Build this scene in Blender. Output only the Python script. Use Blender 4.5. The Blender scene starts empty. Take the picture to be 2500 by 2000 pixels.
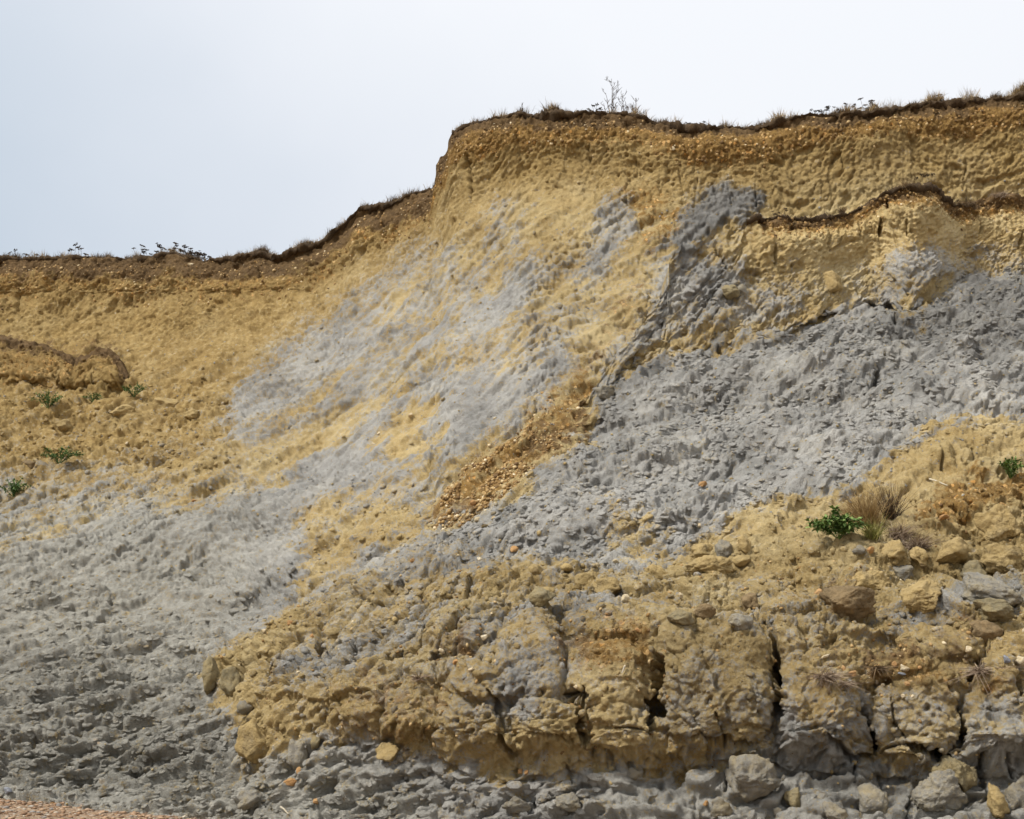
import bpy, math, random
import numpy as np
from mathutils import Vector, Matrix

# ------------------------------------------------------------------ camera, sky, sun, exposure
SC = bpy.context.scene
COL = SC.collection
F = 3472.0                       # focal length in photograph pixels (50 mm on 36 mm)
PITCH = math.radians(11.1)
CAMZ = 1.3
cam_d = bpy.data.cameras.new('camera')
cam_d.lens = 50.0
cam_d.sensor_width = 36.0
cam_d.clip_start = 0.1
cam_d.clip_end = 3000.0
cam = bpy.data.objects.new('camera', cam_d)
COL.objects.link(cam)
cam.location = (0, 0, CAMZ)
cam.rotation_euler = (math.radians(90) + PITCH, 0, 0)
SC.camera = cam

SUN_DIR = Vector((-0.55, -0.36, 0.76)).normalized()      # towards the sun
sun_d = bpy.data.lights.new('sun', 'SUN')
sun_d.energy = 1.5
sun_d.angle = math.radians(10)
sun_d.color = (1.0, 0.965, 0.91)
sun = bpy.data.objects.new('sun', sun_d)
COL.objects.link(sun)
sun.rotation_euler = SUN_DIR.to_track_quat('Z', 'Y').to_euler()

W = bpy.data.worlds.new('World')
SC.world = W
W.use_nodes = True
nt = W.node_tree
nt.nodes.clear()
N = nt.nodes.new
out = N('ShaderNodeOutputWorld')
bg = N('ShaderNodeBackground')
bg.inputs['Strength'].default_value = 0.1
sky = N('ShaderNodeTexSky')
sky.sky_type = 'NISHITA'
sky.sun_disc = False
sky.sun_elevation = math.asin(SUN_DIR.z)
sky.sun_rotation = math.atan2(SUN_DIR.x, SUN_DIR.y)
sky.air_density = 1.0
sky.dust_density = 2.0
geo = N('ShaderNodeTexCoord')
# thin overcast: bright white cloud with slightly bluer, thinner stretches
mp = N('ShaderNodeMapping')
mp.inputs['Location'].default_value = (0.62, 0.1, 0.0)
nz = N('ShaderNodeTexNoise')
nz.inputs['Scale'].default_value = 1.6
nz.inputs['Detail'].default_value = 5.0
nz.inputs['Roughness'].default_value = 0.5
sep = N('ShaderNodeSeparateXYZ')
nt.links.new(geo.outputs['Generated'], sep.inputs[0])
nt.links.new(geo.outputs['Generated'], mp.inputs['Vector'])
nt.links.new(mp.outputs[0], nz.inputs['Vector'])
ma = N('ShaderNodeMath'); ma.operation = 'MULTIPLY_ADD'       # cloud grows thicker to the right
nt.links.new(sep.outputs['X'], ma.inputs[0])
ma.inputs[1].default_value = 1.25
ma.inputs[2].default_value = 0.08
mb = N('ShaderNodeMath'); mb.operation = 'ADD'
nt.links.new(ma.outputs[0], mb.inputs[0])
nt.links.new(nz.outputs['Fac'], mb.inputs[1])
mz = N('ShaderNodeMath'); mz.operation = 'MULTIPLY_ADD'
nt.links.new(sep.outputs['Z'], mz.inputs[0])
mz.inputs[1].default_value = 0.7
nt.links.new(mb.outputs[0], mz.inputs[2])
cr = N('ShaderNodeValToRGB')
cr.color_ramp.elements[0].position = 0.30
cr.color_ramp.elements[0].color = (0.46, 0.53, 0.605, 1)
cr.color_ramp.elements[1].position = 1.0
cr.color_ramp.elements[1].color = (0.815, 0.825, 0.845, 1)
e = cr.color_ramp.elements.new(0.76)
e.color = (0.71, 0.735, 0.775, 1)
nt.links.new(mz.outputs[0], cr.inputs[0])
# an overcast sky is brighter overhead
ov = N('ShaderNodeMath'); ov.operation = 'MULTIPLY_ADD'
nt.links.new(sep.outputs['Z'], ov.inputs[0])
ov.inputs[1].default_value = 1.2
ov.inputs[2].default_value = 3.5
sc_ = N('ShaderNodeVectorMath'); sc_.operation = 'SCALE'
nt.links.new(cr.outputs['Color'], sc_.inputs[0])
nt.links.new(ov.outputs[0], sc_.inputs['Scale'])
mx = N('ShaderNodeMixRGB')
mx.inputs['Fac'].default_value = 0.93
nt.links.new(sky.outputs['Color'], mx.inputs['Color1'])
nt.links.new(sc_.outputs[0], mx.inputs['Color2'])
nt.links.new(mx.outputs['Color'], bg.inputs['Color'])
nt.links.new(bg.outputs[0], out.inputs[0])

SC.view_settings.view_transform = 'Standard'
SC.view_settings.look = 'None'
SC.view_settings.gamma = 1.0
SC.view_settings.use_curve_mapping = False
SC.view_settings.exposure = 1.55

# ------------------------------------------------------------------ numeric helpers
f32 = np.float32
RNG = np.random.default_rng(7)
random.seed(7)
ST, CT = math.sin(PITCH), math.cos(PITCH)

def unproj(px, py, D):
    xc = (px - 1250.0) / F * D
    yc = -(py - 1000.0) / F * D
    return np.stack([xc, D * CT - yc * ST, CAMZ + D * ST + yc * CT], -1)

def sstep(a, b, x):
    t = np.clip((x - a) / (b - a), 0, 1)
    return t * t * (3 - 2 * t)

_perm = RNG.permutation(4096).astype(np.int32)
_perm = np.concatenate([_perm, _perm])
_ga = RNG.random(4096) * 2 * np.pi
_gx = np.cos(_ga).astype(f32); _gy = np.sin(_ga).astype(f32)
_r1 = RNG.random(4096).astype(f32); _r2 = RNG.random(4096).astype(f32); _r3 = RNG.random(4096).astype(f32)

def hsh(ix, iy, seed):
    return _perm[(_perm[(ix + seed * 131) & 4095] + iy) & 4095]

def perlin(x, y, seed=0):
    x = x.astype(f32); y = y.astype(f32)
    xi = np.floor(x); yi = np.floor(y)
    fx = x - xi; fy = y - yi
    ix = xi.astype(np.int32); iy = yi.astype(np.int32)
    def g(dx, dy):
        h = hsh(ix + dx, iy + dy, seed)
        return _gx[h] * (fx - dx) + _gy[h] * (fy - dy)
    u = fx * fx * fx * (fx * (fx * 6 - 15) + 10)
    v = fy * fy * fy * (fy * (fy * 6 - 15) + 10)
    a = g(0, 0); a += u * (g(1, 0) - a)
    b = g(0, 1); b += u * (g(1, 1) - b)
    return (a + v * (b - a)) * f32(1.5)

def fbm(x, y, octv=4, seed=0, gain=0.5, lac=2.03, ridged=False):
    s = 0.0; a = 1.0; tot = 0.0
    for o in range(octv):
        n = perlin(x, y, seed + o * 7)
        if ridged:
            n = 1 - 2 * np.abs(n)
        s = s + a * n; tot += a
        a *= gain; x = x * lac; y = y * lac
    return s / tot

def voro(x, y, seed=0, jit=0.9):
    """F1, F2, cell hash, offset from the nearest point"""
    x = x.astype(f32); y = y.astype(f32)
    xi = np.floor(x); yi = np.floor(y)
    fx = x - xi; fy = y - yi
    ix = xi.astype(np.int32); iy = yi.astype(np.int32)
    f1 = np.full(x.shape, 9.0, f32); f2 = np.full(x.shape, 9.0, f32)
    hid = np.zeros(x.shape, np.int32)
    ox = np.zeros(x.shape, f32); oy = np.zeros(x.shape, f32)
    for dx in (-1, 0, 1):
        for dy in (-1, 0, 1):
            h = hsh(ix + dx, iy + dy, seed)
            rx = fx - dx - (0.5 + (_r1[h] - 0.5) * jit)
            ry = fy - dy - (0.5 + (_r2[h] - 0.5) * jit)
            d = rx * rx + ry * ry
            m = d < f1
            f2 = np.where(m, f1, np.minimum(f2, d))
            hid = np.where(m, h, hid)
            ox = np.where(m, rx, ox); oy = np.where(m, ry, oy)
            f1 = np.where(m, d, f1)
    return np.sqrt(f1), np.sqrt(f2), hid, ox, oy

def plates(x, y, seed, tilt=0.6, tx=0.2, ty=1.0):
    """overlapping tilted plates: sharp steps like flaking clay"""
    f1, f2, h, ox, oy = voro(x, y, seed)
    return (_r3[h] - 0.5) + tilt * (ox * (tx + 0.8 * (_r1[h] - 0.5)) + oy * (ty + 0.8 * (_r2[h] - 0.5))), f2 - f1

def pchip(xs, ys, x):
    xs = np.asarray(xs, float); ys = np.asarray(ys, float)
    h = np.diff(xs); d = np.diff(ys) / h
    m = np.zeros_like(ys)
    for i in range(1, len(xs) - 1):
        if d[i - 1] * d[i] > 0:
            w1 = 2 * h[i] + h[i - 1]; w2 = h[i] + 2 * h[i - 1]
            m[i] = (w1 + w2) / (w1 / d[i - 1] + w2 / d[i])
    m[0] = d[0]; m[-1] = d[-1]
    x = np.asarray(x, float)
    k = np.clip(np.searchsorted(xs, x) - 1, 0, len(h) - 1)
    t = (x - xs[k]) / h[k]
    r = ((1 + 2 * t) * (1 - t) ** 2 * ys[k] + t * (1 - t) ** 2 * h[k] * m[k]
         + t * t * (3 - 2 * t) * ys[k + 1] + t * t * (t - 1) * h[k] * m[k + 1])
    r = np.where(x < xs[0], ys[0] + (x - xs[0]) * m[0], r)
    r = np.where(x > xs[-1], ys[-1] + (x - xs[-1]) * m[-1], r)
    return r

def blur(a, n, it=3):
    if n < 1: return a
    for _ in range(it):
        for ax in (0, 1):
            p = np.pad(a, [(n + 1, n) if k == ax else (0, 0) for k in (0, 1)], mode='edge')
            c = np.cumsum(p, axis=ax)
            if ax == 0: a = (c[2 * n + 1:] - c[:-2 * n - 1]) / (2 * n + 1)
            else: a = (c[:, 2 * n + 1:] - c[:, :-2 * n - 1]) / (2 * n + 1)
    return a

# mask sheets are laid over the cliff's own surface coordinates (u along, v up the slope), 4 units a cell
MU0, MV0, MS = -800.0, 100.0, 4.0
MW, MH = 1050, 560
_mu, _mv = np.meshgrid(MU0 + (np.arange(MW) + 0.5) * MS, MV0 + (np.arange(MH) + 0.5) * MS)
K = 2500.0 / 2156.0

def polymask(polys, soft=3, scale=K):
    m = np.zeros((MH, MW), f32)
    for p in polys:
        val = 1.0
        if isinstance(p, tuple) and isinstance(p[0], float):
            val, p = p
        q = np.array(p, float) * scale
        x0, y0 = q.min(0) - 8; x1, y1 = q.max(0) + 8
        i0, i1 = max(0, int((y0 - MV0) / MS)), min(MH, int((y1 - MV0) / MS) + 1)
        j0, j1 = max(0, int((x0 - MU0) / MS)), min(MW, int((x1 - MU0) / MS) + 1)
        if i1 <= i0 or j1 <= j0: continue
        X = _mu[i0:i1, j0:j1]; Y = _mv[i0:i1, j0:j1]
        ins = np.zeros(X.shape, bool)
        for (ax, ay), (bx, by) in zip(q, np.roll(q, -1, 0)):
            if ay == by: continue
            c = ((ay > Y) != (by > Y)) & (X < (bx - ax) * (Y - ay) / (by - ay) + ax)
            ins ^= c
        sub = m[i0:i1, j0:j1]
        if val >= 0: sub[ins] = np.maximum(sub[ins], val)
        else: sub[ins] = 0
    return blur(m, soft)

def samp(m, u, v):
    x = np.clip((u - MU0) / MS - 0.5, 0, MW - 1.001); y = np.clip((v - MV0) / MS - 0.5, 0, MH - 1.001)
    xi = x.astype(np.int32); yi = y.astype(np.int32)
    fx = (x - xi).astype(f32); fy = (y - yi).astype(f32)
    return (m[yi, xi] * (1 - fx) * (1 - fy) + m[yi, xi + 1] * fx * (1 - fy)
            + m[yi + 1, xi] * (1 - fx) * fy + m[yi + 1, xi + 1] * fx * fy)

def polyline_dist(u, v, pts, pad):
    """distance to a polyline and position along it, on the part of the grid near it"""
    pts = np.array(pts, float)
    x0, y0 = pts.min(0) - pad; x1, y1 = pts.max(0) + pad
    idx = np.nonzero(((u > x0) & (u < x1) & (v > y0) & (v < y1)).ravel())[0]
    if len(idx) == 0: return idx, None, None
    X = u.ravel()[idx]; Y = v.ravel()[idx]
    best = np.full(len(idx), 1e9); along = np.zeros(len(idx))
    n = len(pts) - 1
    for i in range(n):
        a, b = pts[i], pts[i + 1]
        ab = b - a; L = max(1e-6, ab @ ab)
        t = np.clip(((X - a[0]) * ab[0] + (Y - a[1]) * ab[1]) / L, 0, 1)
        d = np.hypot(X - a[0] - t * ab[0], Y - a[1] - t * ab[1])
        m = d < best
        best = np.where(m, d, best); along = np.where(m, (i + t) / n, along)
    return idx, best, along

# ------------------------------------------------------------------ scene helpers
def tag(o, label=None, cat=None, group=None, kind=None):
    if label: o['label'] = label
    if cat: o['category'] = cat
    if group: o['group'] = group
    if kind: o['kind'] = kind
    return o

def link(name, me, mat=None, parent=None, loc=None):
    o = bpy.data.objects.new(name, me)
    COL.objects.link(o)
    if mat is not None and me is not None and len(me.materials) == 0:
        me.materials.append(mat)
    if parent is not None: o.parent = parent
    if loc is not None: o.location = loc
    return o

def mesh_np(name, verts, faces_flat, nper, smooth=False):
    """verts (n,3); faces_flat (m,nper) int"""
    me = bpy.data.meshes.new(name)
    verts = np.ascontiguousarray(verts, dtype=f32); faces = np.ascontiguousarray(faces_flat, dtype=np.int32)
    me.vertices.add(len(verts)); me.vertices.foreach_set('co', verts.ravel())
    m = len(faces)
    me.loops.add(m * nper); me.loops.foreach_set('vertex_index', faces.ravel())
    me.polygons.add(m)
    me.polygons.foreach_set('loop_start', np.arange(m, dtype=np.int32) * nper)
    me.polygons.foreach_set('loop_total', np.full(m, nper, np.int32))
    if smooth: me.polygons.foreach_set('use_smooth', np.ones(m, bool))
    me.update(calc_edges=True)
    return me

def set_attr(me, name, arr, typ='FLOAT_COLOR'):
    a = me.attributes.new(name, typ, 'POINT')
    if typ == 'FLOAT_COLOR': a.data.foreach_set('color', np.ascontiguousarray(arr, dtype=f32).ravel())
    else: a.data.foreach_set('value', np.ascontiguousarray(arr, dtype=f32).ravel())

def lin(r, g, b):
    def c(x):
        x /= 255.0
        return x / 12.92 if x <= 0.04045 else ((x + 0.055) / 1.055) ** 2.4
    return (c(r), c(g), c(b), 1.0)

# ------------------------------------------------------------------ materials
class NB:
    def __init__(s, name):
        s.m = bpy.data.materials.new(name); s.m.use_nodes = True
        s.t = s.m.node_tree; s.t.nodes.clear()
        s.out = s.n('ShaderNodeOutputMaterial'); s.p = s.n('ShaderNodeBsdfPrincipled')
        s.t.links.new(s.p.outputs[0], s.out.inputs[0])
        s.p.inputs['Roughness'].default_value = 0.92
        s.p.inputs['Specular IOR Level'].default_value = 0.25
    def n(s, t): return s.t.nodes.new(t)
    def l(s, a, b): s.t.links.new(a, b)
    def noise(s, vec, scale, detail=4, rough=0.55, dist=0.0):
        n = s.n('ShaderNodeTexNoise')
        n.inputs['Scale'].default_value = scale; n.inputs['Detail'].default_value = detail
        n.inputs['Roughness'].default_value = rough; n.inputs['Distortion'].default_value = dist
        s.l(vec, n.inputs['Vector']); return n.outputs['Fac']
    def ramp(s, fac, stops):
        r = s.n('ShaderNodeValToRGB'); el = r.color_ramp.elements
        while len(el) < len(stops): el.new(0.5)
        for k, (p, c) in enumerate(stops): el[k].position = p; el[k].color = c
        s.l(fac, r.inputs[0]); return r.outputs['Color']
    def mix(s, fac, a, b, mode='MIX'):
        m = s.n('ShaderNodeMixRGB'); m.blend_type = mode
        for i, x in enumerate((fac, a, b)):
            if isinstance(x, (int, float)): m.inputs[i].default_value = x
            elif isinstance(x, tuple): m.inputs[i].default_value = x
            else: s.l(x, m.inputs[i])
        return m.outputs['Color']
    def math(s, op, a, b=0.0, clamp=False):
        m = s.n('ShaderNodeMath'); m.operation = op; m.use_clamp = clamp
        for i, x in enumerate((a, b)):
            if isinstance(x, (int, float)): m.inputs[i].default_value = x
            else: s.l(x, m.inputs[i])
        return m.outputs[0]
    def bump(s, h, strength, dist, prev=None):
        b = s.n('ShaderNodeBump'); b.inputs['Strength'].default_value = strength; b.inputs['Distance'].default_value = dist
        s.l(h, b.inputs['Height'])
        if prev is not None: s.l(prev, b.inputs['Normal'])
        return b.outputs['Normal']

YEL = lin(178, 155, 107); YEL2 = lin(159, 132, 80); YEL3 = lin(193, 174, 130)
GRY = lin(155, 153, 148); GRY2 = lin(128, 128, 125); GRY3 = lin(172, 169, 161)
OLV = lin(160, 157, 147); OLV2 = lin(138, 136, 128)
SOI = lin(114, 91, 60); SOI2 = lin(90, 70, 45)
GRV = lin(146, 115, 64); GRV2 = lin(120, 92, 52); FLN = lin(226, 190, 132)

def clay_terrain():
    b = NB('clay_cliff')
    tc = b.n('ShaderNodeTexCoord').outputs['Object']
    at = b.n('ShaderNodeAttribute'); at.attribute_name = 'geo'
    s = b.n('ShaderNodeSeparateColor'); b.l(at.outputs['Color'], s.inputs[0])
    tn = b.n('ShaderNodeAttribute'); tn.attribute_name = 'tone'
    s2 = b.n('ShaderNodeSeparateColor'); b.l(tn.outputs['Color'], s2.inputs[0])
    n1 = b.noise(tc, 1.1, 6, 0.6); n2 = b.noise(tc, 7.0, 5, 0.62); n3 = b.noise(tc, 34.0, 4, 0.65); n4 = b.noise(tc, 120.0, 3, 0.6)
    yel = b.ramp(n1, [(0.3, YEL2), (0.52, YEL), (0.72, YEL3)])
    yel = b.mix(b.ramp(n3, [(0.38, (0, 0, 0, 1)), (0.62, (0.75, 0.75, 0.75, 1))]), yel, b.mix(0.55, yel, YEL3))
    och = b.ramp(n2, [(0.3, lin(140, 114, 68)), (0.55, lin(162, 136, 85)), (0.75, lin(180, 156, 105))])
    yel = b.mix(s2.outputs[2], yel, och)
    gry = b.ramp(n1, [(0.3, GRY2), (0.5, GRY), (0.72, GRY3)])
    olv = b.ramp(n2, [(0.32, OLV2), (0.6, OLV), (0.75, lin(172, 164, 148))])
    gry = b.mix(s2.outputs[0], gry, olv)
    # yellow dust and crumbs fade in over the grey where the grey is thin
    gfac = b.math('ADD', s.outputs[0], b.math('MULTIPLY', b.math('SUBTRACT', n2, 0.5), 1.9))
    gfac = b.math('ADD', gfac, b.math('MULTIPLY', b.math('SUBTRACT', n3, 0.5), 1.7))
    gfac = b.ramp(gfac, [(0.24, (0, 0, 0, 1)), (0.76, (1, 1, 1, 1))])
    c = b.mix(b.math('MULTIPLY', gfac, 0.95), yel, gry)
    soi = b.ramp(n2, [(0.3, SOI2), (0.65, SOI), (0.8, lin(132, 102, 62))])
    sf = b.ramp(b.math('ADD', s.outputs[1], b.math('MULTIPLY', b.math('SUBTRACT', n2, 0.5), 1.8)), [(0.3, (0, 0, 0, 1)), (0.7, (1, 1, 1, 1))])
    grv = b.ramp(n3, [(0.3, GRV2), (0.55, GRV), (0.7, lin(172, 138, 82))])
    v = b.n('ShaderNodeTexVoronoi'); v.inputs['Scale'].default_value = 13.0; b.l(tc, v.inputs['Vector'])
    vs = b.n('ShaderNodeSeparateColor'); b.l(v.outputs['Color'], vs.inputs[0])
    peb = b.math('MULTIPLY', b.math('GREATER_THAN', vs.outputs[0], 0.74), b.math('LESS_THAN', v.outputs['Distance'], 0.42))
    grv = b.mix(b.math('MULTIPLY', peb, 0.8), grv, b.mix(vs.outputs[1], FLN, lin(206, 150, 78)))
    gf = b.ramp(b.math('ADD', s.outputs[2], b.math('MULTIPLY', b.math('SUBTRACT', n2, 0.5), 1.8)), [(0.32, (0, 0, 0, 1)), (0.68, (1, 1, 1, 1))])
    c = b.mix(gf, c, grv)
    c = b.mix(sf, c, soi)
    # tiny pale flint specks all over the soil and gravel
    v2 = b.n('ShaderNodeTexVoronoi'); v2.inputs['Scale'].default_value = 9.0; b.l(tc, v2.inputs['Vector'])
    vs2 = b.n('ShaderNodeSeparateColor'); b.l(v2.outputs['Color'], vs2.inputs[0])
    sp = b.math('MULTIPLY', b.math('GREATER_THAN', vs2.outputs[0], 0.86), b.math('LESS_THAN', v2.outputs['Distance'], 0.2))
    sp = b.math('MULTIPLY', sp, b.math('MAXIMUM', s.outputs[1], s.outputs[2]))
    c = b.mix(b.math('MULTIPLY', sp, 0.75), c, FLN)
    # tone: dry pale to dark
    tone = b.math('ADD', b.math('MULTIPLY', s2.outputs[1], 1.0), b.math('ADD', b.math('MULTIPLY', b.math('SUBTRACT', n4, 0.5), 0.25), b.math('MULTIPLY', b.math('SUBTRACT', n2, 0.5), 0.30)))
    mul = b.n('ShaderNodeVectorMath'); mul.operation = 'SCALE'
    b.l(c, mul.inputs[0]); b.l(b.math('MULTIPLY', tone, 2.22), mul.inputs['Scale'])
    b.l(mul.outputs[0], b.p.inputs['Base Color'])
    nb = b.bump(n3, 0.9, 0.06)
    nb = b.bump(n4, 0.8, 0.025, nb)
    b.l(nb, b.p.inputs['Normal'])
    return b.m

MAT_CLIFF = clay_terrain()

# ------------------------------------------------------------------ the cliff surface
BRINK = np.array([(-800, 540), (-300, 545), (0, 540), (60, 543), (120, 541), (180, 537), (260, 540), (300, 539), (330, 535), (345, 527), (358, 525), (372, 529), (400, 540),
         (430, 549), (470, 547), (500, 545), (530, 538), (555, 533), (575, 540), (600, 543), (640, 527), (690, 508), (715, 488), (740, 468), (757, 447), (765, 440), (790, 435),
         (815, 433), (840, 420), (870, 405), (895, 394), (912, 388), (916, 366), (919, 345), (924, 331), (937, 326), (942, 312), (945, 290), (950, 277),
         (970, 266), (985, 257), (1005, 253), (1030, 247), (1060, 243), (1080, 239), (1095, 236), (1110, 242), (1150, 243), (1190, 243), (1240, 240), (1310, 237),
         (1340, 243), (1370, 253), (1400, 258), (1440, 265), (1500, 268), (1540, 262), (1570, 266), (1600, 265), (1650, 257), (1700, 243), (1750, 240), (1800, 238), (1850, 232),
         (1900, 223), (1950, 215), (2000, 212), (2050, 207), (2100, 204), (2156, 197), (2300, 190), (2900, 180)], float) * K

DEP = {
 -700: [(625, 53), (690, 52.6), (830, 51), (900, 48), (1050, 42), (1200, 36), (1400, 29), (1600, 24.5), (1800, 21.5), (1930, 19.8), (2000, 18.2), (2250, 14)],
 0: [(625, 50), (700, 49.5), (830, 48), (900, 45.2), (1050, 40), (1200, 34.5), (1400, 28.3), (1600, 24.2), (1800, 21.1), (1930, 19.5), (2000, 18.0), (2250, 14)],
 500: [(635, 48), (710, 47.4), (800, 46), (900, 42.8), (1000, 39.4), (1200, 33), (1400, 27.5), (1600, 23.5), (1800, 20.4), (1930, 18.8), (2000, 17.6), (2250, 13.6)],
 800: [(585, 45.5), (660, 44.9), (750, 43), (900, 38.2), (1050, 34.4), (1200, 30.4), (1400, 25.4), (1560, 21.4), (1700, 18.8), (1850, 17.2), (2000, 16), (2250, 12.8)],
 1050: [(452, 43.3), (520, 42.8), (600, 41.4), (700, 38.6), (900, 33.6), (1050, 30), (1200, 26.5), (1400, 21.6), (1560, 18.4), (1700, 16.9), (1850, 16.1), (2000, 15.2), (2250, 12.4)],
 1110: [(300, 41), (400, 40.6), (500, 40), (570, 39.2), (700, 36.8), (900, 32.7), (1050, 29.2), (1200, 25.9), (1400, 21.1), (1560, 18.1), (1700, 16.7), (1850, 15.9), (2000, 15), (2250, 12.2)],
 1300: [(277, 40), (350, 39.6), (480, 38.7), (540, 37.8), (700, 34.6), (950, 29), (1150, 25), (1300, 22), (1400, 20), (1560, 17.2), (1700, 16), (1850, 15.4), (2000, 14.6), (2250, 12)],
 1600: [(307, 38.6), (420, 37.9), (480, 37.3), (560, 36.2), (700, 34), (850, 31), (1000, 27.3), (1150, 24), (1300, 20.8), (1400, 19), (1560, 16.5), (1700, 15.6), (1850, 15.1), (2000, 14.2), (2250, 11.8)],
 1900: [(298, 38), (420, 37.3), (520, 36.8), (640, 35.5), (780, 31.6), (900, 28.6), (1050, 25), (1200, 22), (1300, 20), (1400, 18.3), (1560, 16), (1630, 15.6), (1850, 15), (2000, 14), (2250, 11.6)],
 2200: [(258, 37.5), (420, 36.8), (520, 36.4), (660, 35.2), (780, 31.2), (900, 28.2), (1050, 24.6), (1200, 21.6), (1300, 19.7), (1400, 18), (1560, 15.8), (1640, 15.4), (1850, 14.8), (2000, 13.8), (2250, 11.4)],
 2500: [(228, 37), (420, 36.4), (520, 36), (680, 34.8), (780, 30.6), (900, 27.8), (1050, 24.2), (1200, 21.2), (1300, 19.4), (1400, 17.8), (1560, 15.7), (1640, 15.3), (1850, 14.7), (2000, 13.7), (2250, 11.2)],
 3300: [(215, 36), (420, 35.4), (520, 35), (680, 34), (780, 30), (900, 27.2), (1050, 23.7), (1200, 20.8), (1300, 19), (1400, 17.5), (1560, 15.5), (1640, 15.1), (1850, 14.5), (2000, 13.5), (2250, 11)],
}
_du = np.array(sorted(DEP)); _dv = np.arange(150, 2301, 10.0)
_dt = np.array([pchip([p[0] for p in DEP[u]], [p[1] for p in DEP[u]], _dv) for u in sorted(DEP)])   # (cols, v)
_uu = np.arange(-800, 3301, 10.0)
_dg = np.array([pchip(_du, _dt[:, k], _uu) for k in range(len(_dv))])       # (v, u)
_dg = 13.6 + (_dg - 13.6) * 0.56
_dg = blur(np.pad(_dg, 8, mode='edge'), 2, 2)[8:-8, 8:-8]

def depthA(u, v):
    x = np.clip((u + 800) / 10.0, 0, len(_uu) - 1.001); y = np.clip((v - 150) / 10.0, 0, len(_dv) - 1.001)
    xi = x.astype(int); yi = y.astype(int); fx = x - xi; fy = y - yi
    return (_dg[yi, xi] * (1 - fx) * (1 - fy) + _dg[yi, xi + 1] * fx * (1 - fy) + _dg[yi + 1, xi] * (1 - fx) * fy + _dg[yi + 1, xi + 1] * fx * fy)

def brink_v(u):
    base = np.interp(u, BRINK[:, 0], BRINK[:, 1])
    uu = np.asarray(u, float)
    w = np.where((uu > 1045) & (uu < 1112), 0.25, 1.0)
    return base + w * (fbm(uu / 26.0, uu * 0 + 3.3, 3, 91) * 5.0 + fbm(uu / 7.0, uu * 0 + 8.1, 2, 95) * 2.2)

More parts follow.
